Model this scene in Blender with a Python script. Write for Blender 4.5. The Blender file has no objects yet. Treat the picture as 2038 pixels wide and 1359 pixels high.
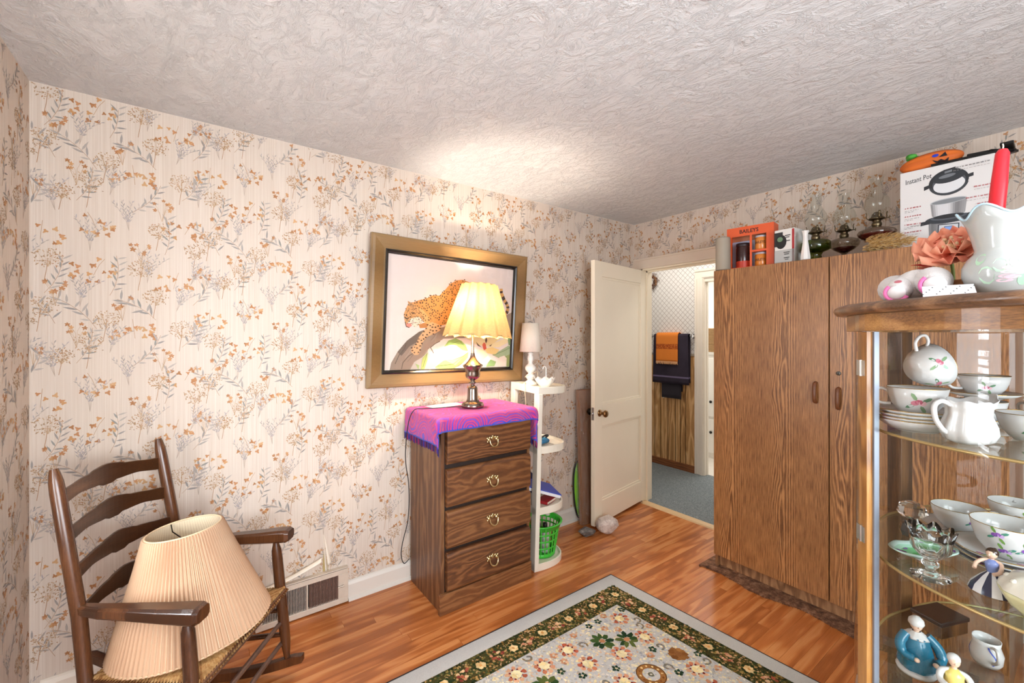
import bpy, math, random
import numpy as np
from mathutils import Vector, Matrix
R=math.radians; PI=math.pi; sin=math.sin; cos=math.cos
random.seed(7)
S=bpy.context.scene; COL=S.collection
# ------------------------------------------------------------------ camera
cam=bpy.data.cameras.new('camera'); co=bpy.data.objects.new('camera',cam); COL.objects.link(co)
cam.sensor_fit='HORIZONTAL'; cam.sensor_width=36; cam.lens=36*858.3/2038
cam.shift_y=-0.00505; cam.clip_start=.02
co.location=(0,0,1.4494); co.rotation_euler=(R(90),0,R(53.7145-90)); S.camera=co
# ------------------------------------------------------------------ world, light, exposure
S.view_settings.view_transform='Standard'; S.view_settings.look='None'; S.view_settings.gamma=1
S.view_settings.use_curve_mapping=False; S.view_settings.exposure=0.42
S.cycles.max_bounces=14; S.cycles.diffuse_bounces=6; S.cycles.glossy_bounces=6; S.cycles.transmission_bounces=12; S.cycles.transparent_max_bounces=24
S.cycles.caustics_reflective=False; S.cycles.caustics_refractive=False; S.cycles.sample_clamp_indirect=6
w=bpy.data.worlds.new('world'); S.world=w; w.use_nodes=True
w.node_tree.nodes['Background'].inputs[0].default_value=(.80,.88,1,1); w.node_tree.nodes['Background'].inputs[1].default_value=2.2
def lamp(name,kind,loc,energy,col=(1,1,1),rot=(0,0,0),size=None,sy=None,rad=None):
    l=bpy.data.lights.new(name,kind); l.energy=energy; l.color=col
    if kind=='AREA':
        l.shape='RECTANGLE'; l.size=size; l.size_y=sy or size
    if rad is not None: l.shadow_soft_size=rad
    o=bpy.data.objects.new(name,l); COL.objects.link(o); o.location=loc; o.rotation_euler=rot; return o
# daylight through the two windows behind the camera, the bathroom lamp, and an unseen ceiling fill added for the hall
lamp('window_daylight','AREA',(-.655,1.57,1.41),34,(.88,.94,1),(0,R(-90),0),1.25,.36)
lamp('window_daylight','AREA',(.45,-1.26,1.42),74,(.88,.94,1),(R(90),0,0),1.7,1.25)
lamp('hall_fill_light','AREA',(3.78,2.3,2.40),10,(1,.96,.9),(0,0,0),.5,1.6)
lamp('bathroom_lamp_light','AREA',(5.0,2.5,2.38),22,(1,.98,.95),(0,0,0),1.0,1.0)
BULB=700
# ------------------------------------------------------------------ colour and material helpers
def lin(c):
    if isinstance(c,str): c=tuple(int(c[i:i+2],16)/255 for i in (0,2,4))
    return tuple((x/12.92 if x<=.04045 else ((x+.055)/1.055)**2.4) for x in c[:3])
def lc(c): return (*lin(c),1)
class NT:
    def __init__(s,name):
        s.m=bpy.data.materials.new(name); s.m.use_nodes=True; s.t=s.m.node_tree; s.b=s.t.nodes['Principled BSDF']
    def n(s,ty,**k):
        o=s.t.nodes.new(ty)
        for a,v in k.items():
            if a.startswith('i_'):
                key=a[2:]; key=int(key) if key.isdigit() else key.replace('_',' ')
                if hasattr(v,'links') or isinstance(v,bpy.types.NodeSocket): s.t.links.new(v,o.inputs[key])
                else: o.inputs[key].default_value=v
            else: setattr(o,a,v)
        return o
    def l(s,a,b): s.t.links.new(a,b)
    def math(s,op,a,b=None,c=None):
        o=s.t.nodes.new('ShaderNodeMath'); o.operation=op
        for i,v in enumerate((a,b,c)):
            if v is None: continue
            if isinstance(v,bpy.types.NodeSocket): s.l(v,o.inputs[i])
            else: o.inputs[i].default_value=v
        return o.outputs[0]
    def ramp(s,fac,stops,interp='LINEAR'):
        o=s.t.nodes.new('ShaderNodeValToRGB'); s.l(fac,o.inputs[0]); r=o.color_ramp; r.interpolation=interp
        while len(r.elements)<len(stops): r.elements.new(.5)
        for e,(p,c) in zip(r.elements,stops):
            e.position=p; e.color=lc(c) if not isinstance(c,float) else (c,c,c,1)
        return o.outputs[0]
    def mix(s,fac,a,b,blend='MIX'):
        o=s.t.nodes.new('ShaderNodeMix'); o.data_type='RGBA'; o.blend_type=blend
        for i,v in ((0,fac),(6,a),(7,b)):
            if isinstance(v,bpy.types.NodeSocket): s.l(v,o.inputs[i])
            elif i==0: o.inputs[0].default_value=v
            else: o.inputs[i].default_value=lc(v)
        return o.outputs[2]
    def bump(s,h,strength=.3,dist=.01,prev=None):
        o=s.t.nodes.new('ShaderNodeBump'); s.l(h,o.inputs['Height']); o.inputs['Strength'].default_value=strength; o.inputs['Distance'].default_value=dist
        if prev is not None: s.l(prev,o.inputs['Normal'])
        s.l(o.outputs[0],s.b.inputs['Normal']); return o.outputs[0]
    def coord(s,kind='Object',scale=(1,1,1),rot=(0,0,0),loc=(0,0,0)):
        if kind=='World': a=s.t.nodes.new('ShaderNodeNewGeometry').outputs['Position']
        else: a=s.t.nodes.new('ShaderNodeTexCoord').outputs[kind]
        m=s.t.nodes.new('ShaderNodeMapping'); s.l(a,m.inputs[0]); m.inputs['Scale'].default_value=scale; m.inputs['Rotation'].default_value=rot; m.inputs['Location'].default_value=loc
        return m.outputs[0]
    def noise(s,vec,scale,detail=4,rough=.5,dist=0,out='Fac'):
        o=s.t.nodes.new('ShaderNodeTexNoise'); s.l(vec,o.inputs['Vector']); o.inputs['Scale'].default_value=scale; o.inputs['Detail'].default_value=detail
        o.inputs['Roughness'].default_value=rough; o.inputs['Distortion'].default_value=dist; return o.outputs[out]
    def vor(s,vec,scale,feature='F1',out='Distance'):
        o=s.t.nodes.new('ShaderNodeTexVoronoi'); o.feature=feature; s.l(vec,o.inputs['Vector']); o.inputs['Scale'].default_value=scale; return o.outputs[out]
    def set(s,**k):
        names=dict(col='Base Color',rough='Roughness',metal='Metallic',trans='Transmission Weight',ior='IOR',coat='Coat Weight',coatr='Coat Roughness',sheen='Sheen Weight',spec='Specular IOR Level',alpha='Alpha',sub='Subsurface Weight',emit='Emission Strength',ecol='Emission Color')
        for a,v in k.items():
            i=s.b.inputs[names[a]]
            if isinstance(v,bpy.types.NodeSocket): s.l(v,i)
            elif a in('col','ecol'): i.default_value=lc(v)
            else: i.default_value=v
        return s
_mc={}
def mat(name,col,rough=.5,metal=0,var=.08,vs=12,bs=60,bump=.08,bd=.002,**k):
    """plain procedural material: colour varied by noise, fine bump"""
    if name in _mc: return _mc[name]
    n=NT(name); v=n.coord('Object')
    nz=n.noise(v,vs,4)
    c=lin(col); 
    hi=tuple(min(1,x*(1+var)+.01*var) for x in c); lo=tuple(x*(1-var) for x in c)
    mr=n.t.nodes.new('ShaderNodeMix'); mr.data_type='RGBA'; n.l(nz,mr.inputs[0]); mr.inputs[6].default_value=(*lo,1); mr.inputs[7].default_value=(*hi,1)
    n.l(mr.outputs[2],n.b.inputs['Base Color']); n.set(rough=rough,metal=metal,**k)
    if bump: n.bump(n.noise(v,bs,3),bump,bd)
    _mc[name]=n.m; return n.m
def woodmat(name,dark,mid,light,grain='Z',across='Y',rough=.45,period=.26,freq=150,amp=1.6,K=2.2,fibre=1.0,world=False,colw=None,randomize=False,coat=0,stretch=1.0,pore=.5,ring=.42):
    """wood with cathedral figure: nested contours that run along the grain axis"""
    n=NT(name); v=n.coord('World' if world else 'Object')
    if randomize:
        oi=n.t.nodes.new('ShaderNodeObjectInfo'); rnd=oi.outputs['Random']
        off=n.n('ShaderNodeCombineXYZ',i_0=n.math('MULTIPLY',rnd,37.0),i_1=n.math('MULTIPLY',rnd,11.3),i_2=n.math('MULTIPLY',rnd,5.1)).outputs[0]
        va=n.t.nodes.new('ShaderNodeVectorMath'); va.operation='ADD'; n.l(v,va.inputs[0]); n.l(off,va.inputs[1]); v=va.outputs[0]
    sp=n.t.nodes.new('ShaderNodeSeparateXYZ'); n.l(v,sp.inputs[0]); ax={'X':0,'Y':1,'Z':2}
    g=sp.outputs[ax[grain]]; a=sp.outputs[ax[across]]; c=sp.outputs[({0,1,2}-{ax[grain],ax[across]}).pop()]
    cb=n.n('ShaderNodeCombineXYZ',i_0=n.math('MULTIPLY',g,1.3*stretch),i_1=n.math('MULTIPLY',a,5.0),i_2=n.math('MULTIPLY',c,5.0)).outputs[0]
    big=n.noise(cb,1.0,3,.5,.4)
    cb2=n.n('ShaderNodeCombineXYZ',i_0=n.math('MULTIPLY',g,9*stretch),i_1=n.math('MULTIPLY',a,30.0),i_2=n.math('MULTIPLY',c,30.0)).outputs[0]
    small=n.noise(cb2,1.0,3,.6)
    wob=n.math('MULTIPLY_ADD',big,.10,a)
    u=n.math('PINGPONG',wob,period/2)
    uu=n.math('SQRT',n.math('ADD',n.math('MULTIPLY',u,u),.00012))
    f=n.math('ADD',n.math('MULTIPLY',uu,K*4),n.math('MULTIPLY',big,amp))
    f=n.math('ADD',f,n.math('MULTIPLY',small,.10))
    s=n.math('SINE',n.math('MULTIPLY',f,freq/6))
    s=n.math('MULTIPLY_ADD',s,.5,.5); s=n.math('POWER',s,1.6)
    cb3=n.n('ShaderNodeCombineXYZ',i_0=n.math('MULTIPLY',g,14*stretch),i_1=n.math('MULTIPLY',a,330.0),i_2=n.math('MULTIPLY',c,330.0)).outputs[0]
    if colw:
        mk=n.math('SUBTRACT',1.0,n.n('ShaderNodeMapRange',interpolation_type='SMOOTHSTEP',i_0=u,i_1=colw*.35,i_2=colw).outputs[0]); s=n.math('MULTIPLY',n.math('SUBTRACT',s,.35),mk)
    fib=n.noise(cb3,1.0,4,.65)
    tone=n.math('ADD',n.math('MULTIPLY',s,ring),n.math('MULTIPLY',fib,.75*fibre))
    tone=n.math('ADD',tone,n.math('MULTIPLY',big,.25)); tone=n.math('SUBTRACT',tone,.23+.375*(fibre-1)-(.42-ring)*.4)
    if randomize: tone=n.math('ADD',tone,n.math('MULTIPLY_ADD',rnd,.22,-.11))
    cr=n.ramp(tone,[(.05,dark),(.45,mid),(.95,light)])
    n.set(col=cr,rough=rough,coat=coat,coatr=.2)
    n.bump(fib,.12*pore,.002); return n.m
def printmat(name,rough=.6,bump=None,coat=0):
    n=NT(name); a=n.t.nodes.new('ShaderNodeVertexColor'); a.layer_name='Col'
    n.l(a.outputs[0],n.b.inputs['Base Color']); n.set(rough=rough,coat=coat)
    if bump: n.bump(n.noise(n.coord('Object'),bump[0],3),bump[1],bump[2])
    return n.m
def glassmat(name,col='ffffff',rough=0,ior=1.45,thin=True,tint=.0,dens=0):
    """thin panes: transparent with a fresnel reflection, so light passes through them"""
    n=NT(name)
    if thin:
        t=n.t; out=t.nodes['Material Output']; t.nodes.remove(n.b)
        tr=t.nodes.new('ShaderNodeBsdfTransparent'); tr.inputs[0].default_value=lc(col)
        gl=t.nodes.new('ShaderNodeBsdfGlossy'); gl.inputs['Roughness'].default_value=rough; gl.inputs[0].default_value=(1,1,1,1)
        fr=t.nodes.new('ShaderNodeFresnel'); ge=t.nodes.new('ShaderNodeNewGeometry'); t.links.new(n.math('ADD',ior,n.math('MULTIPLY',ge.outputs['Backfacing'],1/ior-ior)),fr.inputs[0])
        mx=t.nodes.new('ShaderNodeMixShader'); f2=n.math('MULTIPLY',fr.outputs[0],1.0+tint)
        t.links.new(f2,mx.inputs[0]); t.links.new(tr.outputs[0],mx.inputs[1]); t.links.new(gl.outputs[0],mx.inputs[2]); t.links.new(mx.outputs[0],out.inputs[0])
    else:
        n.set(col=col,rough=rough,trans=1,ior=ior)
    return n.m
# ------------------------------------------------------------------ mesh builder
class MB:
    def __init__(s): s.v=[]; s.f=[]; s.c=[]; s.mi=[]; s.sm=[]; s.pc=None
    def add(s,vs,fs,col=None,mi=0,sm=False):
        o=len(s.v); s.v.extend([tuple(p) for p in vs])
        for f in fs: s.f.append([i+o for i in f]); s.c.append(col); s.mi.append(mi); s.sm.append(sm)
        return s
    def box(s,x0,x1,y0,y1,z0,z1,col=None,mi=0,M=None):
        vs=[(x,y,z) for z in(z0,z1) for y in(y0,y1) for x in(x0,x1)]
        if M: vs=[M@Vector(p) for p in vs]
        return s.add(vs,[(0,2,3,1),(4,5,7,6),(0,1,5,4),(2,6,7,3),(0,4,6,2),(1,3,7,5)],col,mi)
    def tube(s,pts,r,n=8,col=None,mi=0,caps=True,flat=1.0,up=None,sm=True):
        P=[Vector(p) for p in pts]; N=len(P); rr=r if hasattr(r,'__len__') else [r]*N
        vs=[]; t0=(P[1]-P[0]).normalized(); ref=Vector(up) if up else (Vector((0,0,1)) if abs(t0.z)<.9 else Vector((1,0,0)))
        a=(ref-t0*ref.dot(t0)).normalized()
        for i in range(N):
            t=(P[min(i+1,N-1)]-P[max(i-1,0)]).normalized()
            a=(a-t*a.dot(t))
            a=a.normalized() if a.length>1e-6 else t.orthogonal().normalized()
            b=t.cross(a)
            for k in range(n):
                q=2*PI*k/n; vs.append(P[i]+a*(cos(q)*rr[i])+b*(sin(q)*rr[i]*flat))
        fs=[(i*n+k,i*n+(k+1)%n,(i+1)*n+(k+1)%n,(i+1)*n+k) for i in range(N-1) for k in range(n)]
        o=len(s.v); s.add(vs,fs,col,mi,sm)
        if caps: s.add(vs[:n],[tuple(range(n))[::-1]],col,mi); s.add(vs[-n:],[tuple(range(n))],col,mi)
        return s
    def lathe(s,prof,n=24,c=(0,0,0),col=None,mi=0,sm=True,fn=None,M=None,a0=0,a1=2*PI,closed=True):
        """profile of (r,z); fn(angle,i,r,z)->(r,z) shapes it further"""
        vs=[]; K=n if closed else n+1
        for i,(r,z) in enumerate(prof):
            for k in range(K):
                q=a0+(a1-a0)*k/n; rr,zz=(r,z) if fn is None else fn(q,i,r,z)
                p=Vector((rr*cos(q),rr*sin(q),zz))
                if M: p=M@p
                vs.append((p[0]+c[0],p[1]+c[1],p[2]+c[2]))
        fs=[(i*K+k,i*K+(k+1)%K,(i+1)*K+(k+1)%K,(i+1)*K+k) for i in range(len(prof)-1) for k in range(n)]
        return s.add(vs,fs,col,mi,sm)
    def prism(s,poly,t0,t1,fr=lambda a,b,t:(a,b,t),col=None,mi=0):
        n=len(poly); vs=[fr(a,b,t0) for a,b in poly]+[fr(a,b,t1) for a,b in poly]
        return s.add(vs,[tuple(range(n))[::-1],tuple(range(n,2*n))]+[(i,(i+1)%n,n+(i+1)%n,n+i) for i in range(n)],col,mi)
    def poly(s,pts,col=None,mi=0): return s.add(pts,[tuple(range(len(pts)))],col,mi)
    def grid(s,fn,nu,nv,col=None,mi=0,sm=True,cf=None):
        vs=[fn(i/nu,j/nv) for j in range(nv+1) for i in range(nu+1)]; w_=nu+1; o=len(s.v); s.v.extend([tuple(p) for p in vs])
        for j in range(nv):
            for i in range(nu):
                s.f.append([o+j*w_+i,o+j*w_+i+1,o+(j+1)*w_+i+1,o+(j+1)*w_+i]); s.c.append(cf((i+.5)/nu,(j+.5)/nv) if cf else col); s.mi.append(mi); s.sm.append(sm)
        return s
    def ball(s,c,r,n=12,m=8,col=None,mi=0,fn=None):
        rx,ry,rz=(r,r,r) if not hasattr(r,'__len__') else r
        vs=[]
        for j in range(m+1):
            t=-PI/2+PI*j/m
            for k in range(n):
                q=2*PI*k/n; d=(cos(t)*cos(q),cos(t)*sin(q),sin(t)); h=fn(d) if fn else 1
                vs.append((c[0]+rx*d[0]*h,c[1]+ry*d[1]*h,c[2]+rz*d[2]*h))
        return s.add(vs,[(j*n+k,j*n+(k+1)%n,(j+1)*n+(k+1)%n,(j+1)*n+k) for j in range(m) for k in range(n)],col,mi,True)
    def xf(s,fn): s.v=[tuple(fn(Vector(p))) for p in s.v]; return s
    def build(s,name,mats,parent=None,bev=0,loc=None,rot=None,sub=0,kind=None,label=None,solid=0):
        me=bpy.data.meshes.new(name); me.from_pydata(s.v,[],s.f)
        for m in (mats if isinstance(mats,(list,tuple)) else [mats]): me.materials.append(m)
        me.polygons.foreach_set('material_index',s.mi); me.polygons.foreach_set('use_smooth',s.sm)
        if any(c is not None for c in s.c):
            at=me.color_attributes.new('Col','FLOAT_COLOR','CORNER'); buf=[]
            for f,c in zip(s.f,s.c):
                q=(*(c or (.5,.5,.5)),1.0); buf.extend(q*len(f))
            at.data.foreach_set('color',buf)
        if s.pc:
            at=me.color_attributes.new('Col','FLOAT_COLOR','POINT'); at.data.foreach_set('color',[x for q in s.pc for x in (*q,1.0)])
        me.update(); o=bpy.data.objects.new(name,me); COL.objects.link(o)
        if parent: o.parent=parent
        if loc: o.location=loc
        if rot: o.rotation_euler=rot
        if solid:
            q=o.modifiers.new('solid','SOLIDIFY'); q.thickness=solid; q.offset=0
        if bev:
            q=o.modifiers.new('bevel','BEVEL'); q.width=bev; q.segments=2; q.limit_method='ANGLE'; q.angle_limit=R(40)
        if sub:
            q=o.modifiers.new('sub','SUBSURF'); q.levels=sub; q.render_levels=sub
        if kind: o['kind']=kind
        if label: o['label']=label
        return o
def tag(o,label,cat,group=None,kind=None):
    o['label']=label; o['category']=cat
    if group: o['group']=group
    if kind: o['kind']=kind
    return o
def thing(name,label,cat,loc=(0,0,0),rz=0,group=None,rot=None):
    o=bpy.data.objects.new(name,None); COL.objects.link(o); o.location=loc; o.rotation_euler=rot or (0,0,rz); o.empty_display_size=.05
    return tag(o,label,cat,group)
def copy_tree(o,parent=None,loc=None,rz=None,label=None):
    c=o.copy(); COL.objects.link(c)
    if parent: c.parent=parent
    if loc: c.location=loc
    if rz is not None: c.rotation_euler=(0,0,rz)
    if label: c['label']=label
    for ch in list(o.children): copy_tree(ch,c)
    return c
def struct(o): o['kind']='structure'; return o
_fc=None
def textmesh(mb,txt,size,fr,col,sx=1,mi=0,bold=0):
    """lettering as flat polygons; fr maps (x,y) on the lettering plane to 3-D"""
    cu=bpy.data.curves.new('t','FONT'); cu.body=txt; cu.size=size; cu.align_x='CENTER'; cu.resolution_u=2; cu.offset=bold
    ob=bpy.data.objects.new('t',cu); COL.objects.link(ob); dg=bpy.context.evaluated_depsgraph_get(); me=ob.evaluated_get(dg).to_mesh()
    mb.add([fr(v.co.x*sx,v.co.y) for v in me.vertices],[tuple(p.vertices) for p in me.polygons],col,mi)
    ob.to_mesh_clear(); bpy.data.objects.remove(ob); bpy.data.curves.remove(cu)
def Mat(loc=(0,0,0),rot=(0,0,0)):
    return Matrix.Translation(loc)@Matrix.Rotation(rot[2],4,'Z')@Matrix.Rotation(rot[1],4,'Y')@Matrix.Rotation(rot[0],4,'X')
# ------------------------------------------------------------------ room
YA,XB,XC,YD,H=2.4537,3.1535,-.5189,-1.35,2.44
def m_wallbase():
    n=NT('wallpaper_ground'); v=n.coord('Object')
    st=n.noise(n.coord('Object',(260,260,1.6)),1.0,3,.7); st2=n.noise(n.coord('Object',(70,70,.8)),1.0,2,.5)
    bl=n.noise(v,2.2,4,.6)
    a=n.ramp(st,[(.25,'c6b4a4'),(.5,'d4c7bb'),(.75,'e3d9ce')])
    b=n.mix(n.math('MULTIPLY',st2,.35),a,'c5b19d'); c=n.mix(n.math('MULTIPLY_ADD',bl,.5,-.12),b,'d4c5b1')
    n.set(col=c,rough=.62,spec=.3); n.bump(st,.15,.002); return n.m
M_wall=m_wallbase(); M_print=printmat('printed_ink',.62)
M_paint=mat('ivory_paint','f3e8d2',.38,var=.04,vs=3,bump=.06)
M_trim=mat('cream_trim','e9dfd0',.4,var=.06,vs=5,bump=.08)
M_trimpink=mat('aged_trim','dccdbb',.42,var=.09,vs=5)
def m_ceiling():
    n=NT('skip_trowel_plaster'); v=n.coord('Object',(1,.62,1),(0,0,R(28)))
    a=n.noise(v,7.5,7,.62,1.1); b=n.noise(v,21,6,.68,.9); c=n.noise(n.coord('Object'),70,4,.6)
    pl=n.ramp(a,[(.40,(0,0,0)),(.475,(.36,.36,.36)),(.50,(.62,.62,.62)),(.515,(.50,.50,.50)),(.60,(.86,.86,.86)),(.64,(.72,.72,.72))])
    p2=n.ramp(b,[(.42,(0,0,0)),(.52,(.5,.5,.5)),(.545,(.95,.95,.95)),(.57,(.66,.66,.66)),(.7,(.75,.75,.75))])
    h=n.math('ADD',n.math('MULTIPLY',pl,.55),n.math('MULTIPLY',p2,.55)); h=n.math('ADD',h,n.math('MULTIPLY',c,.10))
    col=n.mix(n.noise(v,1.7,3),'d2d3d4','dddddd'); pit_shade=n.ramp(n.noise(v,46,3,.7,.6),[(.29,(1.,1.,1.)),(.34,(0,0,0))])
    col=n.mix(n.math('MULTIPLY',pit_shade,.45),col,'8f8a86')  # shade of small plaster pits put into the colour as darker specks
    n.set(col=col,rough=.75,spec=.25); n.bump(h,.56,.020); return n.m
M_ceil=m_ceiling()
def shell(name,boxes,m,parent=None):
    b=MB()
    for q in boxes: b.box(*q)
    return struct(b.build(name,m,parent))
DY0,DY1,DH=1.552,2.376,2.035      # bedroom doorway in the right wall
wallA=shell('wall_back',[(XC-.1,XB+.12,YA,YA+.1,-.03,H)],M_wall)
wallB=shell('wall_right',[(XB,XB+.12,YD,DY0,-.03,H),(XB,XB+.12,DY1,YA,-.03,H),(XB,XB+.12,DY0,DY1,DH,H)],M_wall)
WC=(1.38,1.76,.76,2.06)           # window in the left wall
wallC=shell('wall_left',[(XC-.1,XC,YD,WC[0],-.03,H),(XC-.1,XC,WC[1],YA,-.03,H),(XC-.1,XC,WC[0],WC[1],-.03,WC[2]),(XC-.1,XC,WC[0],WC[1],WC[3],H)],M_wall)
WD=(-.40,1.32,.78,2.06)
wallD=shell('wall_front',[(XC-.1,WD[0],YD-.1,YD,-.03,H),(WD[1],XB+.12,YD-.1,YD,-.03,H),(WD[0],WD[1],YD-.1,YD,-.03,WD[2]),(WD[0],WD[1],YD-.1,YD,WD[3],H)],M_wall)
ceil=shell('ceiling',[(XC-.1,XB+.12,YD-.1,YA+.1,H,H+.08)],M_ceil)
# windows behind the camera (sash, glass, blind)
M_win=mat('window_paint','efece6',.4,var=.03); M_pane=glassmat('window_glass')
M_slat=mat('blind_slat','f2efe8',.5,var=.03,bump=0)
def window(name,fr,L,Ht,blind):
    b=MB(); t=.045
    for q in ((0,L,0,t),(0,L,Ht-t,Ht),(0,L,Ht/2-t/2,Ht/2+t/2),(0,t,t,Ht-t),(L-t,L,t,Ht-t)):
        x0,x1,z0,z1=q; b.prism([(x0,z0),(x1,z0),(x1,z1),(x0,z1)],.05,.09,fr)
    w_=struct(b.build(name,M_win)); 
    p=MB(); p.poly([fr(t,t,.07),fr(L-t,t,.07),fr(L-t,Ht-t,.07),fr(t,Ht-t,.07)]); p.build('window_pane',M_pane,w_)
    c=MB()
    for (x0,x1,z0,z1) in ((-.08,0,-.08,Ht+.08),(L,L+.08,-.08,Ht+.08),(0,L,Ht,Ht+.08),(-.1,L+.1,-.05,0)):
        c.prism([(x0,z0),(x1,z0),(x1,z1),(x0,z1)],-.018,0,fr)
    c.build('window_casing',M_win,w_)
    if blind:
        k=0; z=.03
        while z<Ht-.05:
            s=MB(); s.add([fr(.01,z,.010),fr(L-.01,z,.010),fr(L-.01,z+.012,.042),fr(.01,z+.012,.042)],[(0,1,2,3)])
            s.build('blind_slat',M_slat,w_,solid=.0012); z+=.045
    return w_
window('window_1',lambda a,b,t:(XC-t,WC[0]+a,WC[2]+b),WC[1]-WC[0],WC[3]-WC[2],True)
window('window_2',lambda a,b,t:(WD[0]+a,YD-t,WD[2]+b),WD[1]-WD[0],WD[3]-WD[2],False)
# ---- printed flowers of the wallpaper: thin flat print laid on the paper
def inkc(c,j=.06):
    k=1+random.uniform(-j,j); return tuple(min(1,x*k) for x in lin(c))
def tile_motifs():
    T=[]  # polygons (list of (u,v)), colour
    OR=['b98458','b27a4b','c2915f','a97446','c49a6c']; GR=['9c958f','a8a098','918b86','aea49b','8f8d86']; LI=['b0a6a5','b8aba2','a59d9e']; TA=['a98762','b4936c','9a7d5b','ab7f56']
    def stem(pts,w,c):
        for (a,b),(c2,d) in zip(pts[:-1],pts[1:]):
            L=math.hypot(c2-a,d-b) or 1; nx,ny=-(d-b)/L*w,(c2-a)/L*w
            T.append(([(a-nx,b-ny),(c2-nx,d-ny),(c2+nx,d+ny),(a+nx,b+ny)],c))
    def leaf(x,y,an,L,w,c):
        ca,sa=cos(an),sin(an); P=[(0,0),(.3,.42),(.62,.40),(1,0),(.62,-.40),(.3,-.42)]
        T.append(([(x+L*a*ca-w*b*sa,y+L*a*sa+w*b*ca) for a,b in P],c))
    def ivy(x,y,an,s,c):
        ca,sa=cos(an),sin(an); P=[(0,-.42),(.45,-.55),(.62,-.15),(.32,.02),(.12,.62),(0,.75),(-.12,.62),(-.32,.02),(-.62,-.15),(-.45,-.55)]
        T.append(([(x+s*(a*ca-b*sa),y+s*(a*sa+b*ca)) for a,b in P],c))
    def flower(x,y,s,c):
        for k in range(5):
            a=2*PI*k/5+random.random()*.5; leaf(x,y,a,s,s*.62,c)
    r=random.Random(3)
    def rnd(a,b): return r.uniform(a,b)
    def orange_spray(x,y,n,rad,an):
        stem([(x,y-.02),(x+.5*rad*cos(an),y+.4*rad),(x+rad*cos(an),y+rad*sin(an))],.0007,inkc('b08a62'))
        for k in range(n):
            a=rnd(0,2*PI); q=rad*math.sqrt(rnd(.05,1)); ivy(x+q*cos(a)*1.25,y+q*sin(a)*.8,rnd(0,2*PI),rnd(.011,.0175),inkc(r.choice(OR)))
    def flowers(x,y,n,rad):
        for k in range(n):
            a=rnd(0,2*PI); q=rad*math.sqrt(rnd(.03,1)); X,Y=x+q*cos(a),y+q*sin(a)
            stem([(X,Y),((X+x)/2+rnd(-.008,.008),(Y+y)/2-.02),(x,y-.075)],.0005,inkc('b99a78')); flower(X,Y,rnd(.008,.0125),inkc(r.choice(OR[:4])))
    def grey_branch(x,y,L,an,n,ll):
        pts=[(x+L*t*cos(an+.35*t),y+L*t*sin(an+.35*t)) for t in (0,.25,.5,.75,1)]; stem(pts,.0008,inkc('b08f72'))
        for k in range(n):
            t=.15+.85*k/n; px,py=x+L*t*cos(an+.35*t),y+L*t*sin(an+.35*t); sg=1 if k%2 else -1
            leaf(px,py,an+.35*t+sg*rnd(.4,1.15),ll*rnd(.75,1.2),ll*.21,inkc(r.choice(GR)))
    def feather(x,y,L,an,c):
        for s_ in (-.5,-.22,.05,.3):
            pts=[(x+L*t*cos(an+s_*t),y+L*t*sin(an+s_*t)) for t in (0,.3,.6,1)]; stem(pts,.0005,inkc('b7a595'))
            for k in range(11):
                t=.28+.72*k/11; leaf(x+L*t*cos(an+s_*t),y+L*t*sin(an+s_*t),an+s_*t+(1 if k%2 else -1)*rnd(.3,.8),rnd(.012,.02),.0042,inkc(r.choice(c)))
    def umbel(x,y,rad,n):
        stem([(x-.01,y-rad*2.3),(x-.004,y-rad*1.2),(x,y-rad*.2)],.0009,inkc('a97f58'))
        for k in range(n):
            a=rnd(0,2*PI); q=rad*math.sqrt(rnd(.02,1)); leaf(x+q*cos(a)*1.1,y+q*sin(a)*.95,rnd(0,2*PI),rnd(.006,.011),.0036,inkc(r.choice(TA)))
        for k in range(9):
            a=PI/2+rnd(-1.3,1.3); stem([(x,y-rad*.9),(x+rad*.9*cos(a),y+rad*.85*sin(a))],.0004,inkc('b99b78'))
    W_,H_=.54,.66
    A=[(.07,.60,16,.062),(.33,.56,15,.058),(.20,.34,17,.064),(.46,.40,13,.055),(.08,.13,14,.056),(.37,.15,16,.062)]
    for x,y,n,q in A: orange_spray(x,y,n,q,rnd(.5,2.5))
    for x,y in ((.16,.47),(.44,.62),(.29,.25),(.50,.20),(.02,.36),(.22,.06)): flowers(x,y,7,.036)
    for x,y,an in ((.36,.28,.7),(.08,.36,2.0),(.47,.17,.9),(.12,.50,1.1),(.40,.47,.8),(.27,.40,2.2),(.02,.22,.9),(.30,.03,1.2),(.50,.05,1.9),(.19,.20,.6)): grey_branch(x,y,rnd(.13,.18),an,11,rnd(.032,.045))
    for x,y,an in ((.34,.44,1.3),(.06,.02,1.6),(.18,.12,1.7),(.39,.56,1.2),(.24,.56,1.5),(.50,.50,1.8),(.12,.26,1.4),(.42,.26,1.6),(.03,.45,1.5)): feather(x,y,rnd(.11,.15),an,LI+GR[:2])
    for x,y in ((.06,.30),(.41,.06),(.27,.50),(.52,.58),(.22,.62),(.48,.31),(.11,.40),(.36,.36),(.28,.13),(.46,.12)): umbel(x,y,rnd(.032,.045),75)
    return T,W_,H_
TILE,TW,TH=tile_motifs()
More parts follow.
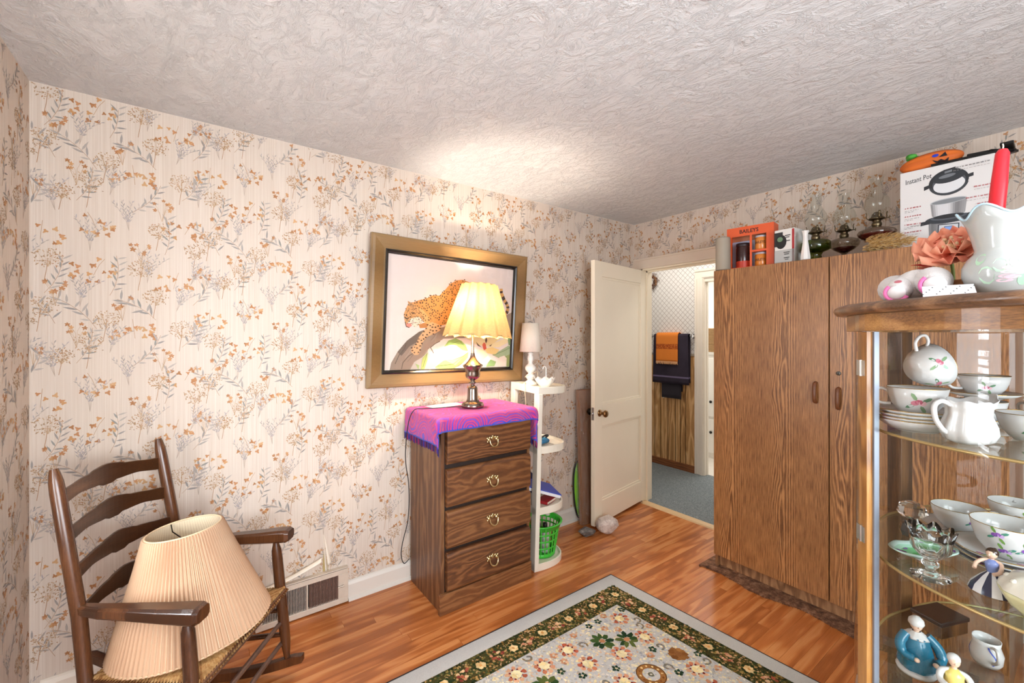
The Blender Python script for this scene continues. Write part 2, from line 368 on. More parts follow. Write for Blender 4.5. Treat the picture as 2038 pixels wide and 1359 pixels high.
def paper_print(name,fr,u0,u1,v1,holes,parent,off=0):
    rq=random.Random(1); b=MB(); nu=int((u1-u0)/TW)+3; nv=int(v1/TH)+3
    for i in range(-1,nu):
        for j in range(-1,nv):
            ox=u0+i*TW+off; oy=j*TH+(TH/2 if i%2 else 0)-.2
            for P,c in TILE:
                Q=[(a+ox,d+oy) for a,d in P]
                xs=[q[0] for q in Q]; ys=[q[1] for q in Q]
                if min(xs)<u0+.001 or max(xs)>u1-.001 or min(ys)<.1 or max(ys)>v1-.001: continue
                if any(max(xs)>h[0] and min(xs)<h[1] and max(ys)>h[2] and min(ys)<h[3] for h in holes): continue
                b.poly([fr(*q,rq.random()*.0007) for q in Q],c)
    return b.build(name,M_print,parent,kind='stuff')
paper_print('wallpaper_flowers',lambda u,v,o:(u,YA-.0003-o,v),XC,XB,H,[],wallA,.11)
paper_print('wallpaper_flowers',lambda u,v,o:(XB-.0003-o,-u,v),-YA,-.0,H,[(-DY1-.1,-DY0+.1,0,2.12)],wallB,.3)
paper_print('wallpaper_flowers',lambda u,v,o:(XC+.0003+o,u,v),1.3,YA,H,[],wallC,.2)
# ---- oak strip floor, board by board
def m_floor():
    return woodmat('pine_strip_floor','86461f','bd713a','dc9a60',grain='X',across='Y',rough=.27,period=.055,freq=62,amp=2.6,K=2.2,fibre=.45,world=True,randomize=True,coat=.12,stretch=.75,pore=.35)
M_floor=m_floor()
floor=struct(MB().box(XC-.1,XB+.12,YD-.1,YA+.1,-.05,-.012).build('floor',mat('subfloor','4a2d1b',.8)))
bw=.0572; y=YA; pm=None; row=0; rr=random.Random(5)
while y>YD:
    x=XC-rr.uniform(0,.9); row+=1
    while x<XB:
        L=rr.uniform(.75,1.55); x0=max(x,XC); x1=min(x+L,XB)
        if x1-x0>.02:
            if pm is None:
                pb=MB().box(0,1,-bw+.0007,0,-.012,0); o=pb.build('floor_board',M_floor,floor); pm=o.data
            else:
                o=bpy.data.objects.new('floor_board',pm); COL.objects.link(o); o.parent=floor
            o.location=(x0,y,rr.uniform(-.0004,0)); o.scale=(x1-x0-.0009,1,1)
        x+=L
    y-=bw
# ---- baseboards and door trim
def baseboard(name,fr,a0,a1,m=M_trim,h=.105):
    b=MB(); b.prism([(0,0),(.016,0),(.016,h-.02),(.010,h-.006),(.004,h),(0,h)],a0,a1,fr)
    b.prism([(.016,0),(.030,0),(.028,.010),(.016,.018)],a0,a1,fr)
    return struct(b.build(name,m))
baseboard('baseboard_back',lambda d,z,t:(t,YA-d,z),.675,XB-.021,mat('baseboard_paint','d9d3c9',.4,var=.05,vs=4))
baseboard('baseboard_left',lambda d,z,t:(XC+d,t,z),YD,YA-.03,M_trim)
baseboard('baseboard_back',lambda d,z,t:(t,YA-d,z),XC+.03,.20,M_trim)
b=MB()
b.box(XB-.02,XB,DY0-.09,YA-.001,DH,DH+.085); b.box(XB-.026,XB,DY0-.095,YA-.0005,DH+.075,DH+.09)
b.box(XB-.02,XB,DY1,YA-.031,0,DH-.0001); b.box(XB-.02,XB,DY0-.09,DY0,0,DH)
struct(b.build('trim_1',M_trimpink,bev=.003))
b=MB(); b.box(XB-.005,XB+.13,DY1-.012,DY1+.001,0,DH); b.box(XB-.005,XB+.13,DY0-.001,DY0+.012,0,DH); b.box(XB-.005,XB+.13,DY0,DY1,DH-.012,DH+.001)
b.box(XB+.05,XB+.065,DY1-.025,DY1-.012,0,DH-.012); b.box(XB+.05,XB+.065,DY0+.012,DY1-.012,DH-.025,DH-.012)
struct(b.build('trim_2',M_paint))
th=MB(); th.prism([(XB-.03,0),(XB-.02,.008),(XB+.03,.012),(XB+.05,0)],DY0+.012,DY1-.012,lambda a,z,t:(a,t,z)); struct(th.build('trim_3',mat('threshold_wood','d9b98d',.4,var=.12,vs=20)))
# ---- open two-panel door
DL=.812
dr=struct(bpy.data.objects.new('door_1',None)); COL.objects.link(dr); dr.location=(3.208,2.3635,0); dr.rotation_euler=(0,0,PI+R(9.3))
# local x runs from hinge to free edge; local +y is the face seen by the camera
def fr_d(a,z,t): return (a,t,z)
b=MB(); z0,z1=.025,2.022; st=.10
for q in ((0,st,z0,z1),(DL-st,DL,z0,z1),(st,DL-st,z1-.115,z1),(st,DL-st,.765,.925),(st,DL-st,z0,.195)): b.box(q[0],q[1],-.035,0,q[2],q[3])
slab=b.build('stiles_and_rails',M_paint,dr,bev=.002)
for (za,zb) in ((.195,.765),(.925,z1-.115)):
    p=MB(); p.box(st,DL-st,-.024,-.011,za,zb)
    e=.018
    for (x0,x1,y0,y1) in ((st,DL-st,za,za+e),(st,DL-st,zb-e,zb),(st,st+e,za+e,zb-e),(DL-st-e,DL-st,za+e,zb-e)):
        p.prism([(x0,y0),(x1,y0),(x1,y1),(x0,y1)],-.011,-.006,fr_d)
    p.build('door_panel',M_paint,dr,bev=.003)
M_brassold=mat('aged_brass','8a6a45',.28,1,var=.3,vs=40,bump=.03)
k=MB(); Mk=Mat((DL-.065,0,.868),(R(-90),0,0))
k.lathe([(0,0),(.027,0),(.027,.004),(.020,.009),(.011,.012),(.010,.032),(.018,.038),(.0265,.048),(.0275,.056),(.022,.064),(.010,.067),(0,.067)],20,M=Mk); k.build('door_knob',M_brassold,dr)
k=MB(); Mk=Mat((DL-.065,-.035,.868),(R(90),0,0)); k.lathe([(0,0),(.027,0),(.02,.009),(.010,.012),(.010,.032),(.0265,.048),(.022,.064),(0,.067)],16,M=Mk); k.build('door_knob',mat('dark_knob','2a2320',.3,1),dr)
k=MB(); k.box(DL,DL+.002,-.028,-.007,.82,.915); k.ball((DL+.006,-.0175,.868),(.008,.008,.011)); k.build('latch_plate',mat('steel','c9c9cc',.25,1,bump=.02),dr)
# ------------------------------------------------------------------ hall and bathroom beyond the door
XH=4.27
def m_trellis():
    n=NT('trellis_paper'); sp=n.t.nodes.new('ShaderNodeSeparateXYZ'); n.l(n.coord('Object'),sp.inputs[0]); y_,z_=sp.outputs[1],sp.outputs[2]
    a=n.math('PINGPONG',n.math('ADD',y_,z_),.0285); c=n.math('PINGPONG',n.math('SUBTRACT',y_,z_),.0285)
    d=n.math('MINIMUM',a,c); ln=n.ramp(d,[(.0012,(1.,1.,1.)),(.0030,(0,0,0))])
    n.set(col=n.mix(ln,'e9e6e2','7d6a5c'),rough=.6); return n.m
shell('wall_hall',[(XH,XH+.06,2.44,4.3,-.03,H),(XH,XH+.06,.4,1.62,-.03,H),(XH,XH+.06,1.62,2.44,2.05,H),(XB+.12,XH,4.2,4.3,-.03,H),(XB+.12,XH,.4,.5,-.03,H),(XB+.02,XB+.12,YA,4.3,-.03,H)],m_trellis())
shell('ceiling_hall',[(XB+.12,6.2,.3,4.3,H,H+.08)],mat('white_ceiling','e8e6e2',.8))
def m_carpet():
    n=NT('blue_grey_carpet'); v=n.coord('Object'); a=n.noise(v,160,4,.7); c=n.noise(v,28,3,.6)
    n.set(col=n.mix(n.math('MULTIPLY_ADD',c,.5,-.1),n.ramp(a,[(.3,'565f63'),(.5,'858d90'),(.72,'c0c6c7')]),'6b7376'),rough=.95,spec=.1); n.bump(a,.8,.01); return n.m
shell('floor_hall',[(XB+.05,XH+.05,.4,4.3,-.05,.002)],m_carpet())
hw=struct(MB().box(XH-.004,XH,2.53,4.2,0,1.255).build('trim_4',mat('wainscot_groove_shade','3c2615',.6)))  # dark backing: shade of the board grooves put into its colour
M_pan=woodmat('knotty_panelling','8a5f36','cfa068','ecca98',grain='Z',across='Y',rough=.4,period=.11,freq=110,amp=1.9,K=2.0,fibre=.8,randomize=True,stretch=.9)
yy=2.53; rw=random.Random(9); pmesh=None
while yy<4.18:
    wd=rw.choice([.075,.095,.06,.11]); wd=min(wd,4.19-yy)
    MB().box(-.012,0,.0045,wd-.0045,.075,1.24).build('wainscot_board',M_pan,hw,bev=.002,loc=(XH-.004,yy,0)); yy+=wd
struct(MB().box(XH-.03,XH-.002,2.53,4.2,.002,.075).build('baseboard_hall',woodmat('brown_base','5d351b','8a5530','a76c40',grain='Y',across='Z')))
struct(MB().box(XH-.024,XH,2.53,4.2,1.24,1.262).build('trim_5',mat('chair_rail','a89a88',.4)))
b=MB()   # bathroom door casing: stepped profile
for (x,y0,y1) in ((.018,2.4305,2.53),(.026,2.4401,2.47),(.0241,2.505,2.5299)): b.box(XH-x,XH,y0,y1,0,2.0499)
b.box(XH-.018,XH,1.52,2.53,2.05,2.15); b.box(XH-.026,XH-.0181,1.52,2.529,2.125,2.149); b.box(XH-.024,XH-.0181,1.52,2.45,2.06,2.085)
b.box(XH-.018,XH,1.50,1.60,0,2.0499)
b.box(XH-.01,XH+.065,2.4245,2.4395,0,2.0498); b.box(XH-.01,XH+.065,1.605,2.4245,2.015,2.0498); b.box(XH+.03,XH+.05,2.4195,2.4245,0,2.015)
struct(b.build('trim_6',M_trim,bev=.002))
shell('wall_bathroom',[(5.9,6.0,.9,3.6,-.03,H),(4.33,5.9,3.5,3.6,-.03,H),(4.33,5.9,.9,1.0,-.03,H)],mat('bathroom_paint','f1efe9',.5))
shell('floor_bathroom',[(4.32,5.9,.9,3.6,-.05,.004)],mat('vinyl','d9d2c8',.4))
# ------------------------------------------------------------------ rug
RC=(2.026,1.748)
def rug_at(s,t,z=.0): return (RC[0]-s+.063*t,RC[1]-t+.003*s,z)
n=NT('rug_pile'); v=n.coord('World'); 
n.set(col=n.mix(n.noise(v,260,3,.7),'a5a4a4','d2d0ca'),rough=.95,spec=.1,sheen=.2); n.bump(n.noise(v,420,2),.7,.006); M_pile=n.m
n=NT('rug_yarn'); a=n.t.nodes.new('ShaderNodeVertexColor'); a.layer_name='Col'; v=n.coord('World')
f=n.noise(v,300,3,.75); n.l(n.mix(.55,a.outputs[0],n.mix(n.ramp(f,[(.35,(0,0,0)),(.65,(1.,1.,1.))]),'4a4843','e4dccd'),'SOFT_LIGHT'),n.b.inputs['Base Color']); n.set(rough=.95,spec=.1); n.bump(n.noise(v,420,2),.8,.006); M_yarn=n.m
RS,RT=1.95,2.52
rug=MB(); rug.prism([(0,0),(RS,0),(RS,RT),(0,RT)],.0005,.009,lambda s,t,z:rug_at(s,t,z)).build('area_rug',M_pile,bev=.003)
rug=bpy.data.objects['area_rug']; tag(rug,'large grey floral area rug with a dark olive border on the wood floor','rug')
e=MB(); 
for q in ((-.006,0,-.006,RT),(-.006,RS,-.006,0)): e.prism([(q[0],q[2]),(q[1],q[2]),(q[1],q[3]),(q[0],q[3])],.0005,.0075,lambda s,t,z:rug_at(s,t,z))
e.build('bound_edge',mat('black_binding','1d1b1c',.9),rug)
pt=MB(); r=random.Random(21); ZP=[.0094]
def blob(s,t,rad,c,k=7,j=.3,asp=1,ang=0):
    P=[]; zb=ZP[0]+r.random()*.00025
    for i in range(k):
        a=2*PI*i/k; q=rad*(1+r.uniform(-j,j)); x,y=q*cos(a)*asp,q*sin(a); P.append(rug_at(s+x*cos(ang)-y*sin(ang),t+x*sin(ang)+y*cos(ang),zb))
    pt.poly(P[::-1] if False else P,inkc(c,.15))
def ringm(s,t,r0,r1,c,k=16):
    for i in range(k):
        a,b_=2*PI*i/k,2*PI*(i+1)/k; pt.poly([rug_at(s+q*cos(w_),t+q*sin(w_),ZP[0]) for q,w_ in ((r0,a),(r1,a),(r1,b_),(r0,b_))],inkc(c,.2))
def rband(s0,s1,t0,t1,c):
    ns=max(1,int((s1-s0)/.05)); nt=max(1,int((t1-t0)/.05))
    for i in range(ns):
        for j in range(nt):
            a,b_=s0+(s1-s0)*i/ns,s0+(s1-s0)*(i+1)/ns; c0,c1=t0+(t1-t0)*j/nt,t0+(t1-t0)*(j+1)/nt
            pt.poly([rug_at(*q,ZP[0]) for q in ((a,c0),(b_,c0),(b_,c1),(a,c1))],inkc(c,.12))
b0,b1=.083,.215
rband(b0,RS-b0,b0,b1,'4a4526'); rband(b0,b1,b1,RT-b0,'4a4526'); ZP[0]=.0097
def onborder(u,w_):  # u along, w_ across
    return [(u,b0+w_),(b0+w_,u)]
for k in range(2600):
    u=r.uniform(b0,RS-b0); w_=r.uniform(.004,b1-b0-.004)
    for (s,t) in onborder(u,w_):
        if t<RT-b0: blob(s,t,r.uniform(.003,.007),r.choice(['34432a','2a3a22','77733f','9a8850','8a6a36','b8955e','4a5634','3d3822','c09a70','c9a880']),5,.5)
for w_ in (.008,b1-b0-.008):
    u=b0
    while u<RS-b0:
        for (s,t) in onborder(u,w_):
            if t<RT-b0: blob(s,t,.006,r.choice(['26351f','1d2a18','5a5a34']),5,.3)
        u+=.013
ZP[0]=.0100
u=b0+.065; k=0
while u<RS-b0-.05:
    for (s,t) in onborder(u,(b1-b0)/2):
        if t>RT-b0-.05: continue
        if k%2==0:
            for i in range(8): blob(s+.026*cos(i*PI/4),t+.026*sin(i*PI/4),.009,'2b3a20',6)
            for i in range(6): blob(s+.013*cos(i*PI/3),t+.013*sin(i*PI/3),.011,r.choice(['e0be8a','e8cf9f']),6,.15)
            ZP[0]=.0102; blob(s,t,.007,'d49a5a',6); ZP[0]=.0100
        else:
            for i in range(10):
                a=r.uniform(0,6.28); q=r.uniform(.008,.036); blob(s+q*cos(a),t+q*sin(a),.0085,r.choice(['c98f72','d9ac8c','a85a45','e0c09a','8a3f38']),6)
    u+=.088; k+=1
# field
def infield(s,t,m=.02): return b1+m<s<RS-.1-m and b1+m<t<RT-.1
ZP[0]=.0095
for k in range(17000):
    s,t=r.uniform(b1,1.75),r.uniform(b1,1.55)
    if infield(s,t,.004): blob(s,t,r.uniform(.0025,.0065),r.choice(['ece2c6','e9dcae','d9d2c8','bfc0c4','a9abb4','d9b79a','c9c6c0','e2d6b8','b8b4ac']),5,.45,r.uniform(1,1.7),r.uniform(0,3))
ZP[0]=.0099
def rosette(s,t):
    for i in range(9): blob(s+.037*cos(i*.7+.2),t+.037*sin(i*.7+.2),.011,r.choice(['c78062','d39a7c','b8644c','dcae8e']),6)
    for i in range(8):
        blob(s+.028*cos(i*PI/4),t+.028*sin(i*PI/4),.0055,'7d2d2c',5)
    ZP[0]=.0102
    for i in range(7): blob(s+.013*cos(i*.9),t+.013*sin(i*.9),.012,r.choice(['efe2ba','e8d3a0']),6,.15)
    ZP[0]=.0099
def greenbunch(s,t,q=.034):
    for i in range(9):
        a=i*.7+r.uniform(-.15,.15); blob(s+q*cos(a),t+q*sin(a),.013,r.choice(['2f4a2a','26402a','3f5a30','5d6a38']),6,.35,1.7,a)
    ZP[0]=.0102; blob(s,t,.013,'c08a62',7); blob(s+.007,t,.006,'8a4a38',5); ZP[0]=.0099
def medallion(s,t):
    ringm(s,t,.036,.058,'96683a',18); ringm(s,t,.058,.062,'5a3a20',18); 
    for i in range(12): blob(s+.047*cos(i*PI/6),t+.047*sin(i*PI/6),.006,r.choice(['e3c48c','7d4a28']),5)
    ZP[0]=.0102; blob(s,t,.013,'6a6a5a',7); blob(s,t,.006,'cfcabf',6); ZP[0]=.0099
def brownstar(s,t):
    for i in range(10): blob(s+.03*cos(i*PI/5),t+.03*sin(i*PI/5),.014,r.choice(['9a6a3c','a87644','86572f']),6)
    blob(s,t,.026,'94643a',8)
def curl(s,t,a0,q):
    p0=None
    for i in range(9):
        a=a0+i*.62; qq=q*(1-i*.085); x,y=s+qq*cos(a),t+qq*sin(a)
        if p0: blob((x+p0[0])/2,(y+p0[1])/2,.0055,r.choice(['8a8784','7c7a70','8f7d66']),5,.2,1.8,a+1.57)
        p0=(x,y)
spots=[]
def free(s,t,d):
    if not infield(s,t,d*.8): return False
    return all(math.hypot(s-a,t-c)>d+e_ for a,c,e_ in spots)
for (s,t,f_,d) in ((.30,.30,rosette,.05),(.40,.42,greenbunch,.055),(.50,.36,greenbunch,.055),(.32,.46,rosette,.05),(.30,.62,brownstar,.05),(.50,.62,medallion,.065),(.66,.42,rosette,.05),(.62,.58,rosette,.05),(.88,.40,greenbunch,.055),(.36,.82,rosette,.05),(.60,.78,greenbunch,.055)):
    f_(s,t); spots.append((s,t,d))
for k in range(900):
    s,t=r.uniform(b1,1.7),r.uniform(b1,1.5); f_,d=r.choice([(rosette,.05),(rosette,.05),(greenbunch,.055),(medallion,.065),(brownstar,.05)])
    if free(s,t,d): f_(s,t); spots.append((s,t,d))
for k in range(1500):
    s,t=r.uniform(b1,1.7),r.uniform(b1,1.5); d=r.choice([.02,.024])
    if free(s,t,d):
        q=r.random(); spots.append((s,t,d))
        if q<.4: curl(s,t,r.uniform(0,6),.024)
        elif q<.7:
            for i in range(5): blob(s+.012*cos(i*1.26),t+.012*sin(i*1.26),.008,r.choice(['26402f','2f4a36','2a3d28']),5)
            blob(s,t,.005,'d9c7a4',5)
        else:
            for i in range(6): blob(s+.012*cos(i*1.05),t+.012*sin(i*1.05),.008,r.choice(['cf9f80','d9b294','c08a68']),5)
pt.build('woven_pattern',M_yarn,rug,kind='stuff')
# flat brown mat under the wardrobe
mt=MB(); n_=46; fr=[]
for i in range(n_+1):
    yv=1.495-(1.495-.3)*i/n_; fr.append((2.562+random.uniform(-.006,.006)+(.02*sin(i*.35)),yv))
mt.prism(fr+[(2.80,.3),(2.80,1.495)],.0005,.011)
n=NT('matted_brown_pile'); v=n.coord('World'); n.set(col=n.ramp(n.noise(v,30,6,.75),[(.3,'2e1d14'),(.47,'6b4630'),(.6,'93694c'),(.75,'a8988a')]),rough=.95); n.bump(n.noise(v,180,3),1,.008)
o=mt.build('floor_mat',n.m); tag(o,'worn brown mat with frayed edge under the wardrobe','mat')
fz=MB()
for i in range(240):
    q=random.random(); yv=1.495-1.19*q; k=q*n_; x=fr[min(n_,int(k))][0]; z=random.uniform(.002,.010); a=random.uniform(-.9,.9)
    fz.add([(x+.004,yv,z),(x+.004,yv+.003,z),(x-random.uniform(.004,.014),yv+a*.008,max(.001,z-.004))],[(0,1,2)])
fz.build('frayed_edge',mat('fray','4a2e20',.95),o,kind='stuff')
# ------------------------------------------------------------------ chest of drawers
M_dr=woodmat('brown_oak_laminate_drawer','46291a','714729','90633d',grain='X',across='Z',rough=.42,period=.19,freq=170,amp=1.5,K=1.9,fibre=1.0,randomize=True,stretch=1.6)
M_drv=woodmat('brown_oak_laminate_side','442817','6b452b','96704a',grain='Z',across='Y',rough=.4,period=.2,freq=120,amp=1.4,K=1.8,fibre=1.0)
M_brass=mat('polished_brass','dccb9c',.22,1,var=.12,vs=60,bump=.02)
ch=thing('chest_of_drawers','brown wood grain chest of four drawers with brass bail handles','dresser',(1.0165,2.0157,0))
DW,DD,DT=.607,.404,1.020
MB().box(.016,.034,.014,DD,0,DT-.016).build('side_panel',M_drv,ch)
MB().box(DW-.022,DW-.004,.014,DD,0,DT-.016).build('side_panel',M_drv,ch)
MB().box(.034,DW-.022,DD-.012,DD-.004,.02,DT-.016).build('back_panel',M_drv,ch)
MB().box(.012,DW,.006,DD,DT-.016,DT).build('top_panel',M_dr,ch,bev=.002)
MB().box(.034,DW-.022,.022,.034,.10,DT-.016).build('gap_shade_panel',mat('drawer_gap_shade','24150d',.6),ch)  # dark sheet behind the drawers, shade of their gaps put into its colour
MB().box(0,DW,-.002,.022,0,.106).build('plinth',M_dr,ch,bev=.003)
def bail():
    b=MB(); 
    for s in (-1,1):
        b.ball((s*.026,-.006,.004),(.010,.006,.010),10,6); b.ball((s*.034,-.004,.013),(.007,.004,.006),8,5); b.ball((s*.018,-.004,.016),(.008,.004,.006),8,5); b.ball((s*.032,-.004,-.006),(.006,.004,.006),8,5)
        b.tube([(s*.026,-.004,.004),(s*.026,-.018,.004)],.005,8)
    b.ball((0,-.004,.012),(.013,.004,.010),10,6); b.ball((0,-.005,.022),(.007,.004,.006),8,5)
    c=MB(); pts=[]
    for k in range(13):
        a=PI*k/12; pts.append((.027*cos(a)*(1-.0*sin(a)),-.018-.010*sin(a),.004-.036*sin(a)**.8))
    c.tube(pts,[.0035+.0015*sin(PI*k/12) for k in range(13)],8); c.ball((0,-.028,-.032),(.006,.005,.005),8,5)
    return b,c
for (z0,z1,hz) in ((.777,.990,.872),(.553,.751,.652),(.336,.532,.437),(.112,.315,.214)):
    d=MB(); x0,x1=.040,DW-.014
    # lipped front: raised field and a shaped lower edge
    prof=[(.022,z0+.004),(.004,z0),(-.004,z0+.004),(-.012,z0+.018),(-.013,z1-.018),(-.006,z1-.004),(.004,z1),(.022,z1)]
    d.prism(prof,x0,x1,lambda y,z,t:(t,y,z)); o=d.build('drawer',M_dr,ch,bev=.0025)
    a,c=bail(); pl=a.build('handle_plate',M_brass,o,loc=(.318,-.012,hz)); c.build('handle_bail',M_brass,pl)
# ---- printed towel used as a runner
n=NT('paisley_terry'); uvn=n.t.nodes.new('ShaderNodeVertexColor'); uvn.layer_name='Col'
sp=n.t.nodes.new('ShaderNodeSeparateColor'); n.l(uvn.outputs[0],sp.inputs[0]); cv=n.n('ShaderNodeCombineXYZ',i_0=sp.outputs[0],i_1=sp.outputs[1]).outputs[0]
nd=n.noise(cv,9,2); 
vd=n.vor(cv,5.2); rg=n.math('SINE',n.math('MULTIPLY_ADD',vd,40,n.math('MULTIPLY',nd,7)))
rs=n.ramp(n.math('MULTIPLY_ADD',rg,.5,.5),[(.0,'6a2fb0'),(.22,'c8388a'),(.45,'e63c6c'),(.66,'d42c62'),(.80,'7a3cb4'),(.9,'2f48cc'),(1,'2b46d4')])
pk=n.mix(n.noise(n.coord('Object'),26,5,.7),'d9468c','f0709c'); ed=n.ramp(sp.outputs[2],[(.0,(.0,.0,.0)),(.5,(.42,.42,.42)),(1,(1.,1.,1.))])  # border pattern stays full; lamp-washed top painted in as paler pink
base=n.mix(ed,n.mix(.5,pk,rs),rs); base=n.mix(n.ramp(sp.outputs[2],[(.93,(0,0,0)),(.95,(1.,1.,1.))]),base,'2548cf')
fz=n.noise(n.coord('Object'),420,3,.7); n.set(col=n.mix(n.math('MULTIPLY_ADD',fz,.6,-.15),base,'f29ac8','SOFT_LIGHT'),rough=.95,spec=.1,sheen=.3); n.bump(fz,.8,.006); M_tow=n.m
tw=thing('patterned_towel','pink purple and blue fringed towel draped over the chest of drawers','towel',(1.0165+DW/2,2.0157+DD/2,DT))
hx,hy=DW/2+.004,DD/2+.004; TX0,TX1=-hx-.145,hx+.21; TY0,TY1=-hy-.078,hy-.004
def drape(s,t):
    x,y=s,t; dx=max(0,-hx-x) if x<0 else max(0,x-hx); dy=max(0,-hy-y)
    sx=-1 if x<0 else 1; d=math.hypot(dx,dy); wav=.006*sin(s*31+t*17)*min(1,d*12)
    px=max(-hx,min(hx,x)); py=max(-hy,y); rad=.010*min(1,d/.02)
    out=rad+.10*min(d,.2)*(.35 if d>0 else 0)+abs(wav)
    if d>0:
        nx,ny=sx*dx/d,-dy/d; px+=nx*out; py+=ny*out
        # the free corner folds down between the two edges
        if dx>0 and dy>0: px+=sx*.018*math.sin(min(1,dx/.08)*PI); py-=.012
    z=.0075+.0012*sin(s*40)*cos(t*37)-max(0,d-.004)*(.99)
    return px,py,z
nu,nv=70,44
tm=MB()
def cf(i,j): 
    s=TX0+(TX1-TX0)*i; t=TY0+(TY1-TY0)*j; e_=min((t-TY0),(s-TX0),(TX1-s)); return (s+.5,t+.5,max(0,min(1,1-e_/.13)))
tm.grid(lambda i,j:drape(TX0+(TX1-TX0)*i,TY0+(TY1-TY0)*j),nu,nv); tm.pc=[cf(i/nu,j/nv) for j in range(nv+1) for i in range(nu+1)]; o=tm.build('terry_cloth',M_tow,tw,solid=.005)
fm=MB(); M_fr=printmat('towel_fringe',.9)
for (s0,t0,s1,t1,nn) in ((TX0,TY0,TX0,TY1,54),(TX1,TY0,TX1,TY1,54)):
    for k in range(nn):
        q=(k+.5)/nn; p=Vector(drape(s0+(s1-s0)*q,t0+(t1-t0)*q)); j=random.uniform(-.006,.006); L=random.uniform(.028,.042)
        fm.tube([p+Vector((0,0,.002)),p+Vector((j*.4,j*.6,-L*.5)),p+Vector((j*.3,j,-L))],[.0026,.0032,.0016],5,col=lin(random.choice(['2b1f5a','5a1f4a','8a2350','231a48','3a2a80'])))
fm.build('fringe',M_fr,tw,kind='stuff')
# paper lying under the lamp cord
o=MB().grid(lambda a,b:(1.118+.22*a-.02*b,2.275+.10*b+.02*a,DT+.0135+.003*sin(a*3)*b),8,4).build('paper_sheet',mat('white_paper','f3f2ef',.7,var=.01,bump=0),solid=.0006); tag(o,'white sheet of paper lying on the towel beside the brass lamp','paper')
# ---- table lamp
M_bronze=mat('antique_pewter','8d7f75',.22,1,var=.25,vs=30,bump=.03)
ZL=DT+.0125
tl=thing('table_lamp','lit table lamp with pleated linen shade and antique metal base on towel','lamp',(1.317,2.185,ZL))
def zz(v): return 1.4494+(669.2-v)/337-ZL
b=MB(); b.lathe([(0,.0),(.064,0),(.066,.006),(.066,.018),(.060,.024),(.060,.027),(.046,.029),(.040,.034),(.037,.040),(.035,.044)],32); b.build('base',M_bronze,tl)
b=MB(); b.lathe([(.035,.044),(.033,.050),(.031,.075),(.030,.105),(.028,.113),(.024,.120),(.014,.127),(.010,.134),(.016,.139),(.024,.144),(.016,.149),(.011,.154),(.014,.158),(.026,.165),(.040,.176),(.044,.190),(.042,.206),(.046,.224),(.056,.240),(.060,.249),(.056,.252),(.045,.257),(.030,.272),(.019,.288),(.014,.304),(.012,.318)],32,fn=lambda q,i,r_,z:(r_*(1+(.03*cos(q*10) if 9<z*100<0 else 0)),z)); b.build('turned_body',M_bronze,tl)
b=MB(); b.tube([(0,0,.315),(0,0,.33),(0,0,.48)],[.011,.0085,.0085],12); b.lathe([(.0085,.47),(.016,.475),(.018,.53),(.014,.535)],12); b.build('stem',mat('pale_brass','c9b48c',.25,1),tl)
n=NT('linen_shade'); v=n.coord('Object'); wv=n.noise(n.coord('Object',(420,420,60)),1,3,.7); wv2=n.noise(n.coord('Object',(60,60,420)),1,3,.7)
cc=n.mix(n.math('MULTIPLY',n.math('ADD',wv,wv2),.5),'a87c44','e2bf86'); out=n.t.nodes['Material Output']
df=n.t.nodes.new('ShaderNodeBsdfDiffuse'); tr=n.t.nodes.new('ShaderNodeBsdfTranslucent'); mx=n.t.nodes.new('ShaderNodeMixShader'); mx.inputs[0].default_value=.08
n.l(cc,df.inputs[0]); n.l(cc,tr.inputs[0]); n.l(df.outputs[0],mx.inputs[1]); n.l(tr.outputs[0],mx.inputs[2]); n.l(mx.outputs[0],out.inputs[0]); M_shade=n.m
z0,z1=1.452-ZL,1.757-ZL; NP=13
def shade_f(q,i,r_,z):
    t=(z-z0)/(z1-z0); ph=((q*NP/(2*PI)+.3)%1); bow=abs(2*ph-1); amp=.030*(1-.4*t)
    return r_*(1-.02)+amp*(bow**1.5)-amp*.8*(1-bow)*0, z+(.012*(1-t)*(-(bow**2)) if t<.02 else 0)
b=MB(); Ms=Mat((.008,-.004,0),(0,R(3),0)); K=7
b.lathe([(.182+(.093-.182)*i/K,z0+(z1-z0)*i/K) for i in range(K+1)],NP*12,fn=shade_f,M=Ms); sh=b.build('lamp_shade',M_shade,tl)
b=MB()
for zq,rq in ((z0+.004,.184),(z1-.003,.096)):
    b.tube([Ms@Vector((rq*cos(k*PI/18),rq*sin(k*PI/18),zq)) for k in range(37)],.0018,5)
for k in range(3): b.tube([Ms@Vector((.096*cos(k*2.09),.096*sin(k*2.09),z1-.003)),(0,0,z1-.035),],.0014,5)
b.tube([(0,0,.53),(0,0,z1-.03)],.0025,6); b.build('shade_wire',mat('wire','b8a888',.4,1),sh)
b=MB(); b.ball((0,0,.60),(.030,.030,.040),12,8); b.tube([(0,0,.535),(0,0,.57)],.013,10)
n=NT('lit_bulb'); n.set(col='fff0d0',ecol='ffeeda',emit=BULB); b.build('light_bulb',n.m,tl)
cd=[(1.27,2.21,DT+.0175),(1.21,2.235,DT+.0175),(1.12,2.25,DT+.018),(1.045,2.275,DT+.018),(.995,2.29,DT+.012),(.970,2.31,DT-.06),(.962,2.33,DT-.2),(.975,2.36,.72),(1.0,2.38,.6),(1.008,2.39,.48),(1.0,2.395,.36),(.975,2.40,.26),(.965,2.405,.18),(.985,2.41,.12),(1.02,2.415,.135)]
def smooth(P,k=5):
    P=[Vector(p) for p in P]; out=[]
    for i in range(len(P)-1):
        a,b_,c,d=P[max(i-1,0)],P[i],P[i+1],P[min(i+2,len(P)-1)]
        for j in range(k):
            t=j/k; out.append(.5*((2*b_)+(c-a)*t+(2*a-5*b_+4*c-d)*t*t+(3*b_-a-3*c+d)*t**3))
    return out+[P[-1]]
